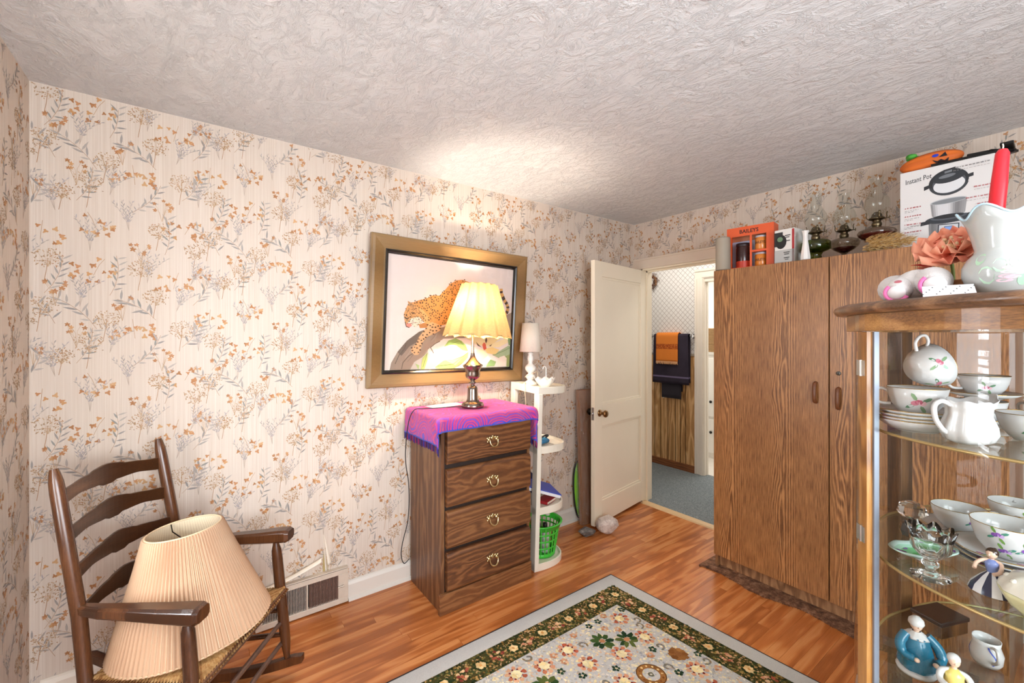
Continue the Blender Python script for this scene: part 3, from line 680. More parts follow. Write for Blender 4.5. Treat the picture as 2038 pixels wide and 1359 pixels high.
MB().tube([p-Vector(tl.location) for p in smooth(cd)],.0026,6).build('power_cord',mat('black_cord','171517',.5),tl)
# ------------------------------------------------------------------ framed picture, hung a little crooked and leaning out at the top
M_gold=woodmat('gilded_wood','573f22','7e613a','9f835c',grain='X',across='Z',rough=.32,period=.5,freq=20,amp=.8,K=.6,fibre=.5)
M_blk=mat('black_lacquer','191512',.2,var=.1,bump=.02)
pc=thing('framed_picture','large leopard picture under glass in a wide bronze frame behind the lit lamp','picture',(.770,2.446,1.157),rot=(R(2.9),R(1.0),0))
FW,FH=1.095,.872; bx,bz=.108,.095
def frame(name,L0,L1,B0,B1,prof,m,nm):
    """mitred frame of four bars; prof = (inset,depth) pairs from the outside in"""
    for side in range(4):
        b=MB(); rings=[]
        for (ins,d) in prof:
            c=[(L0+ins,B0+ins*(B1-B0)/(B1-B0)),(L1-ins,B0+ins),(L1-ins,B1-ins),(L0+ins,B1-ins)]
            p,q=c[side],c[(side+1)%4]; rings.append(((p[0],-d,p[1]),(q[0],-d,q[1])))
        k=len(rings); vs=[r_[0] for r_ in rings]+[r_[1] for r_ in rings]
        b.add(vs,[tuple(range(k))[::-1],tuple(range(k,2*k))]+[(i,(i+1)%k,k+(i+1)%k,k+i) for i in range(k)])
        b.build(nm,m,pc)
frame('f',0,FW,0,FH,[(0,0),(0,.026),(.006,.032),(.020,.033),(.075,.020),(.084,.020),(.086,.0)],M_gold,'frame_bar')
frame('f',.084,FW-.084,.078,FH-.078,[(0,.0),(0,.024),(.006,.027),(.014,.022),(.021,.010),(.021,.0)],M_blk,'black_slip')
ART={"branch":[[32,6],[40,50],[77,117],[135,186],[212,242],[266,263],[379,275],[437,308],[590,345],[823,351],[925,401],[923,234],[627,211],[383,201],[315,159],[272,128],[241,83],[188,54],[159,0]],"branchdark":[[77,117],[135,186],[212,242],[300,269],[236,196],[153,151],[103,92]],"branchlight":[[159,0],[188,54],[241,83],[272,128],[284,107],[319,75],[371,60],[333,23],[277,4],[223,4]],"body":[[253,451],[291,474],[342,476],[381,516],[415,557],[462,585],[505,592],[549,583],[600,567],[679,553],[784,472],[836,386],[825,304],[624,301],[425,319],[408,297],[362,286],[357,254],[318,232],[269,211],[237,175],[223,124],[213,99],[187,97],[164,118],[166,141],[194,166],[214,211],[255,263],[260,284],[231,320],[184,401],[162,420],[204,438]],"chest":[[184,401],[228,382],[274,336],[287,295],[260,284],[231,320]],"foreleg":[[260,284],[298,306],[362,286],[357,254],[318,232],[269,211],[237,175],[223,124],[213,99],[187,97],[164,118],[166,141],[194,166],[214,211],[255,263]],"paw2":[[208,286],[243,299],[276,290],[261,268],[217,265]],"head":[[162,423],[136,414],[121,383],[108,347],[114,312],[126,272],[147,267],[157,283],[184,268],[221,294],[236,320],[230,346],[195,396]],"muzzle":[[155,323],[208,335],[231,315],[216,294],[184,268],[157,283],[141,287],[131,292]],"mouth":[[125,292],[157,293],[163,278],[147,267],[129,272]],"ear":[[130,429],[151,420],[173,405],[166,390],[147,394],[135,409]],"leaf1":[[388,150],[418,190],[471,206],[515,189],[553,156],[567,123],[523,129],[479,160],[437,163]],"white":[[326,101],[385,147],[461,163],[517,129],[567,117],[501,70],[371,60]],"leaf2":[[327,18],[388,60],[459,66],[531,91],[573,117],[569,79],[521,36],[461,6],[362,6]],"leaf2b":[[406,59],[478,27],[531,80],[471,65]],"leaf3":[[194,44],[222,32],[217,5]],"leaf4":[[241,78],[273,113],[275,66],[255,5],[231,4]],"pet1":[[694,154],[629,166],[532,217],[626,228],[705,216]],"pet2":[[694,154],[705,216],[786,228],[835,216],[761,165]],"pet3":[[708,148],[774,176],[884,216],[896,181],[817,147]],"pet4":[[695,137],[762,148],[824,129],[791,95],[723,105]],"pet5":[[688,137],[630,121],[627,55],[672,42],[730,91]],"pet6":[[660,37],[730,91],[758,67],[719,29],[673,14]],"st1":[[626,186],[648,166],[676,145],[642,158]],"st2":[[709,219],[718,194],[708,171],[700,194]],"st3":[[734,156],[761,171],[748,153]],"cen":[[679,166],[693,182],[707,168],[715,137],[695,126],[685,143]],"leafr1":[[764,96],[831,123],[901,160],[921,151],[919,92],[833,65]],"leafr2":[[716,12],[751,62],[800,46],[787,15]],"leafr3":[[892,211],[921,240],[922,163],[901,163]],"leafr4":[[875,82],[919,98],[922,10],[892,8]],"bud":[[797,20],[826,77],[868,88],[890,69],[889,11]],"tail":[[816,559],[820,527],[847,481],[873,453],[884,423],[871,387],[837,369],[794,397]],"l1":[[65,44],[88,97],[122,136],[131,171]],"l2":[[107,12],[115,52],[150,91],[196,120]],"l3":[[318,107],[294,144],[326,169],[360,185]]}
px0,pz0=.104,.092; k_=.967/1000; n=NT('picture_print')
a=n.t.nodes.new('ShaderNodeVertexColor'); a.layer_name='Col'; v=n.coord('Object')
n.l(n.mix(n.math('MULTIPLY',n.noise(v,14,4),.10),a.outputs[0],'8a7a66'),n.b.inputs['Base Color']); n.set(rough=.5); M_art=n.m
b=MB(); ly=[.0065]
PWd,PHt=FW-.2,FH-.19
def A_(P): return [(px0+x*k_,-ly[0],pz0+z*k_) for x,z in P]
for j in range(24):       # background of the print, painted from pinkish grey at the top to warm cream lower down
    t0,t1=j/24,(j+1)/24; c=tuple(a_+(b__-a_)*min(1,t0*1.2) for a_,b__ in zip(lin('eaddcf'),lin('ddd0ca')))
    b.poly([(px0-.004,-ly[0],pz0-.004+PHt*t0),(px0+PWd,-ly[0],pz0-.004+PHt*t0),(px0+PWd,-ly[0],pz0-.004+PHt*t1),(px0-.004,-ly[0],pz0-.004+PHt*t1)],c)
def art(k,c,dy=.00012):
    ly[0]+=dy
    def okk(p): return (min(924,max(-2,p[0])),max(-2,p[1]))
    b.poly(A_([okk(p) for p in ART[k]]),lin(c))
def inside(P,x,y):
    c=False
    for i in range(len(P)):
        x1,y1=P[i]; x2,y2=P[i-1]
        if (y1>y)!=(y2>y) and x<(x2-x1)*(y-y1)/(y2-y1)+x1: c=not c
    return c
def stroke(P,w_,c,up=True):
    if up: ly[0]+=.000008
    for p,q in zip(P[:-1],P[1:]):
        L=math.hypot(q[0]-p[0],q[1]-p[1]); nx,ny=-(q[1]-p[1])/L*w_,(q[0]-p[0])/L*w_
        b.poly(A_([(p[0]-nx,p[1]-ny),(q[0]-nx,q[1]-ny),(q[0]+nx,q[1]+ny),(p[0]+nx,p[1]+ny)]),lin(c))
art('branch','998673'); art('branchdark','6a5d50'); art('branchlight','b9b2a6')
for k in('l1','l2','l3'): stroke(ART[k],2.4,'5a4c3e')
for i in range(26):
    x,y=random.uniform(120,330),random.uniform(20,260)
    if inside(ART['branch'],x,y): stroke([(x,y),(x+22,y+24),(x+36,y+52)],1.3,random.choice(['7c6c5b','ad9f8e','6f6052']))
art('white','f6f3ee'); art('body','d2914a'); art('chest','dca767'); art('foreleg','dcae7c'); art('paw2','b97a3e')  # first patch is pale lamp glare painted into the picture
for i in range(1500):
    x,y=random.uniform(150,830),random.uniform(95,592)
    if inside(ART['body'],x,y): 
        an=random.uniform(.3,1.2); L=random.uniform(4,9); stroke([(x,y),(x+L*cos(an),y+L*sin(an))],.9,random.choice(['d79c52','b87a38','e0b070','c58a44']),False)
ly[0]+=.00004
spots_=[]; lz=ly[0]
for i in range(5000):
    x,y=random.uniform(165,830),random.uniform(95,590)
    if not inside(ART['body'],x,y): continue
    fl=inside(ART['foreleg'],x,y); d=17 if fl else 27
    if fl and random.random()<0: continue
    if any(abs(x-q[0])<d and math.hypot(x-q[0],y-q[1])<d for q in spots_): continue
    spots_.append((x,y)); ly[0]=lz+.00025+random.random()*.00008; a0=random.uniform(0,6)
    if fl: 
        w1,h1=random.uniform(5,8),random.uniform(3.6,5.4)
        b.poly(A_([(x+w1*cos(a0+k*1.05),y+h1*sin(a0+k*1.05)) for k in range(6)]),lin('3b2415'))
    else:
        for k in range(3):
            a1=a0+k*2.1; cx_,cy_=x+9*cos(a1),y+9*sin(a1); w1,h1=random.uniform(5,8.5),random.uniform(3,4.8)
            b.poly(A_([(cx_+w1*cos(q*1.05)*cos(a1+1.57)-h1*sin(q*1.05)*sin(a1+1.57),cy_+w1*cos(q*1.05)*sin(a1+1.57)+h1*sin(q*1.05)*cos(a1+1.57)) for q in range(6)]),lin(random.choice(['3a2213','4a2d18','5a3618'])))
ly[0]=lz+.0005; art('head','d0985c'); art('muzzle','ecd9c0'); art('mouth','d98a78'); art('ear','b98a58')
for i in range(230):
    x,y=random.uniform(108,240),random.uniform(265,425)
    if inside(ART['head'],x,y) and not inside(ART['mouth'],x,y):
        ly[0]=lz+.00125; q=random.uniform(1.6,4.2); b.poly(A_([(x+q*cos(k*1.26),y+q*.8*sin(k*1.26)) for k in range(5)]),lin('36200f'))
ly[0]=lz+.0014; stroke([(112,330),(132,318),(140,326)],3,'1d1209'); stroke([(118,300),(126,272),(147,266)],2.2,'3a2014'); stroke([(150,290),(170,296),(200,300)],1.2,'8a6a50')
T_=ART['tail']
for i in range(len(T_)-1):
    p,q=T_[i],T_[i+1]
    for j in range(2):
        a0=(p[0]+(q[0]-p[0])*j/2,p[1]+(q[1]-p[1])*j/2); a1=(p[0]+(q[0]-p[0])*(j+1)/2,p[1]+(q[1]-p[1])*(j+1)/2); stroke([a0,a1],13,'3a2112' if j else 'cf9a52')
for k,c in (('leaf1','86a85c'),('leaf2','a9bd74'),('leaf2b','c9d29a'),('leaf3','93ab6b'),('leaf4','a2ad62'),('leafr1','9fb38a'),('leafr2','86a86a'),('leafr3','7f9a63'),('leafr4','8a9a5a'),('pet6','dfe6d6'),('pet1','e6d29a'),('pet2','e9cf92'),('pet5','f0e0b2'),('pet4','e7cb84'),('pet3','eed9a4'),('bud','e9dcc8'),('st1','4a3322'),('st2','4a2a22'),('st3','5a4028'),('cen','c8543c')): art(k,c,.00003)
for P in ([(430,165),(500,190),(567,125)],[(345,25),(460,35),(570,112)],[(245,20),(258,60),(272,108)],[(770,90),(860,120),(915,145)]): stroke(P,1.6,'5f7f45')
art_o=b.build('print',M_art,pc)
MB().poly([(px0-.006,-.0118,pz0-.006),(px0+PWd+.002,-.0118,pz0-.006),(px0+PWd+.002,-.0118,pz0+PHt+.002),(px0-.006,-.0118,pz0+PHt+.002)]).build('picture_glass',glassmat('picture_glazing',rough=.02,ior=1.5),pc)
# ------------------------------------------------------------------ rocking chair
M_ch=woodmat('dark_walnut_stain','1d0f07','402313','6b4226',grain='Z',across='Y',rough=.26,period=.05,freq=60,amp=1.2,K=1.5,fibre=.8,coat=.3)
rc=thing('rocking_chair','dark ladder-back rocking chair with woven rush seat beside the wall vent','chair',(.164,1.847,0),R(-36))
def bp(z): # back post centre line
    f=-.365-.055*(z-.05)/.515 if z<.565 else -.42-.085*(z-.565)/.46
    return f
def rz_(x,y=0): return .040+ (x+.27)**2/(2*1.05)   # top of the runner
for s in(-1,1):
    b=MB(); zs=[rz_(-.36)-.01,.15,.35,.565,.8,.95,.985,1.01,1.025]; rr_=[.015,.019,.020,.0205,.0205,.020,.0185,.0145,.011]
    b.tube([(bp(z),s*(.205+.01*(1-z)),z) for z in zs],rr_,12); b.build('back_post',M_ch,rc)
    b=MB(); zs=[rz_(0)-.008,.09,.14,.24,.33,.40,.50,.54,.565,.585]; rr_=[.010,.013,.019,.0215,.022,.021,.0205,.019,.012,.010]
    b.tube([(.0-.045*(z-.05)/.53,s*(.264-.012*(z-.05)/.53),z) for z in zs],rr_,12); b.build('front_post',M_ch,rc)
    b=MB()   # arm: narrow at the back post, broad and blunt in front
    st_=[(-.425,.208,.566,.012,.014),(-.40,.212,.568,.016,.017),(-.33,.228,.573,.022,.019),(-.22,.243,.580,.026,.021),(-.115,.254,.583,.030,.024),(-.035,.262,.587,.034,.027),(.000,.264,.588,.035,.027),(.014,.264,.589,.028,.021)]
    vs=[]; K=8
    for (x,y,z,hw_,hh) in st_:
        for k in range(K):
            a=2*PI*(k+.5)/K; c_,s__=cos(a),sin(a); e_=lambda q:math.copysign(abs(q)**.5,q); vs.append((x,s*y+hw_*e_(c_),z+.012+hh*e_(s__)))
    b.add(vs,[(i*K+k,i*K+(k+1)%K,(i+1)*K+(k+1)%K,(i+1)*K+k) for i in range(len(st_)-1) for k in range(K)],sm=False); b.add(vs[:K],[tuple(range(K))[::-1]]); b.add(vs[-K:],[tuple(range(K))])
    b.build('arm',M_ch,rc,bev=.004)
    b=MB(); pts=[]; N_=20
    for i in range(N_+1):
        x=-.80+.865*i/N_; pts.append(x)
    vs=[]
    for i,x in enumerate(pts):
        h0=rz_(x)-.038; h1=rz_(x)+(.0 if 0<i<N_ else -.008); y=s*(.213+.051*(x+.40)/.40 if x<0 else .264)
        y=s*min(.266,max(.19,.213+.051*(x+.40)/.40))
        vs+=[(x,y-.014,h0),(x,y+.014,h0),(x,y+.014,h1),(x,y-.014,h1)]
    b.add(vs,[(i*4+k,i*4+(k+1)%4,i*4+4+(k+1)%4,i*4+4+k) for i in range(N_) for k in range(4)]+[(3,2,1,0),(N_*4,N_*4+1,N_*4+2,N_*4+3)]); b.build('rocker',M_ch,rc,bev=.003)
    for z0,z1 in ((.165,.175),(.27,.28)):
        MB().tube([(-.37,s*.214,z0),(-.2,s*.236,(z0+z1)/2),(-.012,s*.26,z1)],[.009,.0115,.009],10).build('side_rung',M_ch,rc)
M_rung=mat('worn_rung','5a4338',.3,var=.3,vs=25,coat=.2)
for z,q in ((.337,.0095),(.232,.010),(.140,.010)): MB().tube([(-.022,-.26,z),(-.020,0,z),(-.022,.26,z)],[q*.9,q,q*.9],10).build('front_rung',M_rung,rc)
MB().tube([(-.375,-.205,.19),(-.375,.205,.19)],.010,10).build('back_rung',M_ch,rc)
M_slat_=woodmat('dark_walnut_slat','281508','4a2b15','7a5030',grain='Y',across='Z',rough=.28,period=.06,freq=50,amp=1.2,K=1.2,fibre=.8,coat=.3)
for z in (.925,.805,.682,.555):
    b=MB(); N_=24; vs=[]
    for i in range(N_+1):
        y=-.205+.41*i/N_; u=abs(2*i/N_-1); bow=-.040*(1-u*u)
        top=.024+.010*math.exp(-(u/.20)**2)+(.010 if u<.28 else .006*max(0,1-((u-.28)/.4)**2) if u<.68 else 0); bot=-.024-(.008 if u<.16 else 0)+.006*max(0,1-abs(u-.55)/.3)
        lift=.014*(1-u*u); x=bp(z)+bow; 
        vs+=[(x-.005,y,z+bot+lift),(x+.005,y,z+bot+lift),(x+.005,y,z+top+lift),(x-.005,y,z+top+lift)]
    b.add(vs,[(i*4+k,i*4+(k+1)%4,i*4+4+(k+1)%4,i*4+4+k) for i in range(N_) for k in range(4)]+[(3,2,1,0),(N_*4,N_*4+1,N_*4+2,N_*4+3)]); b.build('ladder_slat',M_slat_,rc,bev=.002)
# rush seat: cords wound round the four rails meet along the diagonals
n=NT('woven_rush'); v=n.coord('Object'); c0=n.t.nodes.new('ShaderNodeVertexColor'); c0.layer_name='Col'
n.l(n.mix(n.ramp(n.noise(n.coord('Object',(60,60,60)),1.3,4,.7),[(.3,(0,0,0)),(.75,(1.,1.,1.))]),n.mix(1,c0.outputs[0],'b08a58','MULTIPLY'),c0.outputs[0]),n.b.inputs['Base Color']); n.set(rough=.7); n.bump(n.noise(v,260,3),.4,.003); M_rush=n.m
b=MB(); F=[(-.005,-.252),(-.005,.252),(-.385,.200),(-.385,-.200)]; cen=[(-.17,-.03),(-.17,.03)]
def zsr(x): return .352+.028*(x+.39)/.39
cols=['c59f68','d2ae78','b58c55','caa56c','a97f4a']
def cords(p,q,ca,cb_,nn):
    for i in range(nn):
        t=(i+.5)/nn; a=Vector((p[0]+(q[0]-p[0])*t,p[1]+(q[1]-p[1])*t,0)); c=Vector((ca[0]+(cb_[0]-ca[0])*t,ca[1]+(cb_[1]-ca[1])*t,0))
        o_=(a-c).normalized(); a.z=zsr(a.x); c.z=zsr(c.x)-.006
        pts=[c,c*.5+a*.5+Vector((0,0,.004)),a+Vector((0,0,.003)),a+o_*.012-Vector((0,0,.010)),a-Vector((0,0,.026))-o_*.004]
        b.tube(pts,[.0062]*5,5,col=lin(random.choice(cols)),caps=False)
cords(F[0],F[1],cen[0],cen[1],44); cords(F[1],F[2],cen[1],cen[1],36); cords(F[2],F[3],cen[1],cen[0],36); cords(F[3],F[0],cen[0],cen[0],36)
b.build('rush_seat',M_rush,rc)
b=MB(); 
for p,q in ((0,1),(1,2),(2,3),(3,0)): b.tube([(F[p][0],F[p][1],zsr(F[p][0])-.012),(F[q][0],F[q][1],zsr(F[q][0])-.012)],.012,8)
b.build('seat_rail',M_ch,rc)
# ---- loose pleated shade standing on the seat
n=NT('pleated_pongee'); v=n.coord('Object'); n.set(col=n.mix(n.noise(v,9,4),'bf9777','cdaa8a'),rough=.8,sub=.0); n.bump(n.noise(n.coord('Object',(400,400,40)),1,3),.2,.002); M_pong=n.m
sd=thing('pleated_lamp_shade','large pinkish beige pleated lamp shade standing on the rocking chair seat','lamp shade',(.164-.205*cos(R(36))+.0*.588,1.847+.205*sin(R(36)),.382),rot=(0,0,0))
sd.rotation_euler=Matrix.Rotation(R(-36),3,'Z').to_4x4().to_3x3().__matmul__(Matrix.Rotation(R(-6),3,'Y')).to_euler()
NPL=92; hS=.365
b=MB(); b.lathe([(.243,0),(.240,.006),(.150,.26),(.118,hS-.006),(.1165,hS)],NPL*4,fn=lambda q,i,r_,z:(r_+.0055*cos(q*NPL)*(1 if 0<i<4 else .8),z+(.002*cos(q*NPL*1.0) if i==0 else 0))); b.build('pleated_cover',M_pong,sd)
b=MB(); b.lathe([(.236,.004),(.146,.26),(.1115,hS-.001)],48); b.build('shade_lining',mat('cream_lining','f0dfbf',.7,var=.06,vs=14),sd)
b=MB(); b.tube([(.113*cos(k*PI/24),.113*sin(k*PI/24),hS) for k in range(49)],.0032,6); b.build('rim_binding',mat('rim_tape','dcc09c',.7),sd); b=MB(); b.tube([(.24*cos(k*PI/24),.24*sin(k*PI/24),.002) for k in range(49)],.003,6); b.build('rim_binding',mat('rim_tape','dcc09c',.7),sd)
b=MB()
for k in range(3): b.tube([(.112*cos(.5+k*2.09),.112*sin(.5+k*2.09),hS-.002),(.105*cos(.5+k*2.09),.105*sin(.5+k*2.09),hS-.03),(.012*cos(.5+k*2.09),.012*sin(.5+k*2.09),hS-.045)],.0022,5)
b.lathe([(.006,hS-.047),(.013,hS-.047),(.013,hS-.043),(.006,hS-.043)],14); b.build('shade_spider',mat('black_wire','2a241f',.4,1),sd)
# ------------------------------------------------------------------ floor-level wall register with torn wallpaper above
M_reg=mat('register_enamel','cdbfae',.42,var=.14,vs=22,bump=.1)
rg_=thing('wall_register','dented cream metal heating vent set in the wall behind the rocking chair','vent',(.235,YA,.0))
RW,RH=.437,.186
b=MB()
for q in ((0,RW,0,.028),(0,RW,RH-.030,RH),(0,.03,.028,RH-.03),(RW-.052,RW,.028,RH-.03),(RW*.53-.004,RW*.53+.004,.028,RH-.03)): b.box(q[0],q[1],-.030,-.004,q[2]+.006,q[3]+.006)
b.box(0,.012,-.004,0,.006,RH); b.box(RW-.012,RW,-.004,0,.006,RH); b.box(0,RW,-.030,0,RH+.0,RH+.008); b.build('register_frame',M_reg,rg_,bev=.002)
MB().box(.01,RW-.01,-.006,-.003,.02,RH-.01).build('duct_shade_sheet',mat('duct_shade','120f0d',.8),rg_)  # black sheet behind the fins, darkness of the opening given as colour
M_fin=mat('register_fin','b3a89c',.45,var=.3,vs=40); M_fin2=mat('rusty_fin','8f7264',.55,var=.3,vs=40)
x=.034; k=0
while x<RW-.056:
    if abs(x-RW*.53)>.007:
        o=MB().box(-.0012,.0012,-.024,-.010,.034,RH-.024).build('vent_fin',M_fin if x<RW*.53 else M_fin2,rg_,loc=(x,0,0),rot=(0,0,R(8)))
    x+=.0072
b=MB(); b.tube([(RW-.055,-.034,.10),(RW-.034,-.034,.10),(RW-.026,-.033,.10)],[.003,.004,.006],7); b.build('damper_lever',mat('lever','b8a898',.4,1),rg_)
M_peel=mat('torn_paper','ece3d4',.7,var=.1,vs=30,bump=.2)
pp=thing('torn_wallpaper','curled torn wallpaper peeling from the wall above the heating vent','wallpaper',(.56,YA,.19))
def peel(P0,P1,wd,curl):
    def f(a,t):
        p=Vector(P0).lerp(Vector(P1),t); w_=wd*(1-t)**.8; an=a*curl; 
        return (p[0]+w_*.45*sin(an)/max(curl,.1)*2*(1 if wd>0 else 1),p[1]-abs(w_)*.5*(1-cos(an)),p[2]+.012*a*(1-t))
    return MB().grid(f,8,12)
o=peel((.0,-.004,.0),(-.012,-.001,.21),.022,2.2); o.build('peeling_curl',M_peel,pp,solid=.0006)
peel((.012,-.004,.03),(-.006,-.001,.20),.030,1.6).build('peeling_curl',M_peel,pp,solid=.0006)
def pf(a,t): return (-.30+.27*t+.01*a,-.010-.030*sin(PI*a)*(1-.5*t)-.012*t*(1-a),.004+.055*t**1.5+.026*a*(.4+.6*t))
MB().grid(pf,8,16).build('peeling_flap',M_peel,pp,solid=.0006)
MB().prism([(-.012,-.004),(.016,-.004),(.008,.06),(-.004,.13),(-.012,.06)],-.0025,-.0006,lambda a,z,t:(a,t,z)).build('bare_plaster',mat('bare_plaster','b6a06a',.8,var=.2,vs=40),pp)
# ------------------------------------------------------------------ white plastic corner shelf stand
M_pl=mat('ivory_plastic','ece6d6',.3,var=.03,vs=6,bump=.02)
ss=thing('shelf_stand','ivory plastic shelf stand with four rounded shelves beside the chest','shelf',(1.675,2.050,0),rot=(0,R(1.6),R(-8.7)))
def dshape(sx=1.0,inset=0,n_=22):
    P=[(inset,inset),(inset,.372-inset)]
    for k in range(n_+1):
        a=PI/2-PI*k/n_; c_,s_=cos(a),sin(a); P.append((.02+(.255-inset)*abs(c_)**.75,.186+(.186-inset)*math.copysign(abs(s_)**.75,s_)))
    return P
for z in (0,.345,.722,1.090):
    b=MB(); O=dshape(); I=dshape(inset=.010); n_=len(O)
    def fr_(P,z): return [(x,y,z) for x,y in P]
    o=len(b.v); b.v+=fr_(O,z)+fr_(O,z+.045)+fr_(I,z+.045)+fr_(I,z+.030)
    for k in range(n_):
        j=(k+1)%n_
        for r0 in (0,1,2): b.f.append([r0*n_+k,r0*n_+j,(r0+1)*n_+j,(r0+1)*n_+k])
    b.f.append([3*n_+k for k in range(n_)]); b.f.append([k for k in range(n_)][::-1]); m_=len(b.f); b.c=[None]*m_; b.mi=[0]*m_; b.sm=[False]*m_
    b.build('shelf_tray',M_pl,ss,bev=.002)
for (x0,x1,y0,y1) in ((0,.030,-.004,.055),(0,.030,.317,.372)): MB().box(x0,x1,y0,y1,.002,1.092).build('post',M_pl,ss,bev=.004)
for z0,z1 in ((.045,.345),): 
    b=MB(); b.lathe([(.013,z1-.10),(.016,z1-.095),(.016,z1-.05),(.024,z1-.045),(.026,z1-.0005)],16,c=(.215,.20,0)); b.build('connector_tube',M_pl,ss)
Ss=ss.matrix_basis.copy() if False else Mat((1.675,2.050,0),(0,R(1.6),R(-8.7)))
def on_stand(x,y,z): return Ss@Vector((x,y,z))
# small white lamp
M_wl=mat('white_ceramic','efece6',.22,var=.03,bump=.02); M_ws=mat('pale_linen','e3dacb',.85,var=.06,vs=90)
p=on_stand(.10,.275,1.1225); wl=thing('small_lamp','small white table lamp with pale drum shade on the shelf stand','lamp',p)
b=MB(); b.lathe([(0,0),(.050,0),(.050,.010),(.043,.016),(.030,.024),(.020,.034),(.028,.046),(.036,.056),(.026,.068),(.015,.078),(.026,.090),(.036,.104),(.038,.118),(.030,.132),(.017,.142),(.014,.155),(.019,.166),(.022,.178),(.020,.192),(.013,.205),(.022,.212),(.012,.218),(.012,.24)],24); b.build('ceramic_base',M_wl,wl)
b=MB(); b.lathe([(.074,.226),(.056,.420)],40); b.build('lamp_shade',M_ws,wl,solid=.0015)
b=MB(); P=smooth([(-.045,.0,.02),(-.065,-.03,.012),(-.085,-.05,.022),(-.118,-.09,.016),(-.126,-.10,-.03),(-.126,-.11,-.12),(-.128,-.10,-.20)]); b.tube(P,.0022,6); b.build('power_cord',mat('cream_cord','d8c9ab',.5),wl)
b=MB(); P=smooth([(.02,-.045,.03),(.035,-.035,.07),(.02,-.045,.09),(-.03,-.04,.075),(-.045,.0,.055),(0,.045,.05),(.04,.02,.06),(.05,-.02,.02),(.055,-.04,.005)]); b.tube(P,.0022,6); b.build('wound_cord',mat('cream_cord','d8c9ab',.5),wl)
# umbrella shaped china dish
p=on_stand(.115,.115,1.1220); ud=thing('umbrella_dish','white spotted china dish shaped like an upturned umbrella beside the small lamp','dish',p)
sc=lambda q,i,r_,z:(r_*(1+.035*(i/6)*cos(q*8)),z+(.007*cos(q*8) if i>=6 and i<9 else 0))
b=MB(); b.lathe([(0,.002),(.026,0),(.030,.006),(.046,.022),(.056,.036),(.061,.047),(.065,.058),(.062,.058),(.056,.044),(.045,.028),(.028,.010),(0,.008)],48,fn=sc); b.build('bowl',M_wl,ud)
b=MB(); b.tube(smooth([(.012,.0,.006),(.012,.0,.08),(.012,0,.118),(.008,0,.130),(-.002,0,.135),(-.012,0,.129),(-.015,0,.118)]),.0032,8); b.build('hook_handle',M_wl,ud)
b=MB()
for k in range(26):
    a=random.uniform(0,6.28); t=random.uniform(.2,.95); rr0=.034+.029*t; z0=.012+.042*t; q=.0022; d=Vector((cos(a),sin(a),-.6)).normalized(); u_=Vector((-sin(a),cos(a),0)); w_=d.cross(u_); c=Vector((cos(a)*rr0*1.05,sin(a)*rr0*1.05,z0))
    b.poly([c+d*.0008+u_*q*cos(i*1.05)+w_*q*sin(i*1.05) for i in range(6)],lin(random.choice(['5a4a3a','8a5a4a','4a4a55'])))
b.build('painted_specks',printmat('glaze_print',.3),ud,kind='stuff')
# on the shelves: a bag, a blue box, a dark folder and a red book; the basket at the bottom
M_navy=mat('navy_card','1c2440',.45); M_blue=mat('royal_blue_card','2c4cc0',.35,var=.12,vs=15); M_wcard=mat('white_card','eceef2',.5)
p=on_stand(.09,.10,.7535); bx=thing('blue_pouch','small teal and black pouch on the second shelf under the towel','pouch',p)
MB().ball((0,.02,.022),(.07,.05,.022),16,8,fn=lambda d:1+.12*sin(d[0]*7+d[1]*4)).build('pouch_body',mat('teal_cloth','2f6f96',.6,var=.3,vs=30),bx)
MB().tube(smooth([(-.03,-.01,.042),(.0,-.03,.062),(.04,-.02,.058),(.055,.02,.034)]),.006,8).build('black_strap',mat('black_web','15151a',.6),bx)
p=on_stand(.10,.17,.437); gb=thing('blue_box','flat royal blue box with white edges tilted on the third shelf','box',p,rot=(R(6),R(20),R(-14)))
MB().box(-.125,.135,-.10,.085,.0375,.042).build('blue_lid',M_blue,gb,bev=.002); MB().box(-.123,.133,-.098,.083,.018,.037).build('box_tray',M_wcard,gb,bev=.002)
p=on_stand(.115,.295,.3795); fo=thing('dark_folder','dark navy folder standing behind the tilted blue box','folder',p,rot=(0,0,R(-14)))
b=MB(); b.prism([(-.075,-.0),(.04,.0),(.055,.02),(.062,.05),(.06,.07),(.03,.13),(.0,.16),(-.075,.17)],-.012,.012,lambda a,z,t:(a,t,z)); b.build('folder_cover',M_navy,fo,bev=.003)
MB().box(-.07,.035,-.010,.010,.0005,.003).build('paper_block',M_wcard,fo)
p=on_stand(.15,.115,.3795); rb=thing('red_book','small red book lying on the third shelf under the blue box','book',p,R(20))
MB().box(-.06,.05,-.04,.04,.002,.016).build('page_block',mat('pages','e6dcc8',.8),rb); b=MB(); b.box(-.062,.052,-.042,.042,0,.002); b.box(-.062,.052,-.042,.042,.016,.018); b.box(-.064,-.062,-.042,.042,0,.018); b.build('red_cover',mat('red_cover','a8262c',.4),rb,kind='stuff')
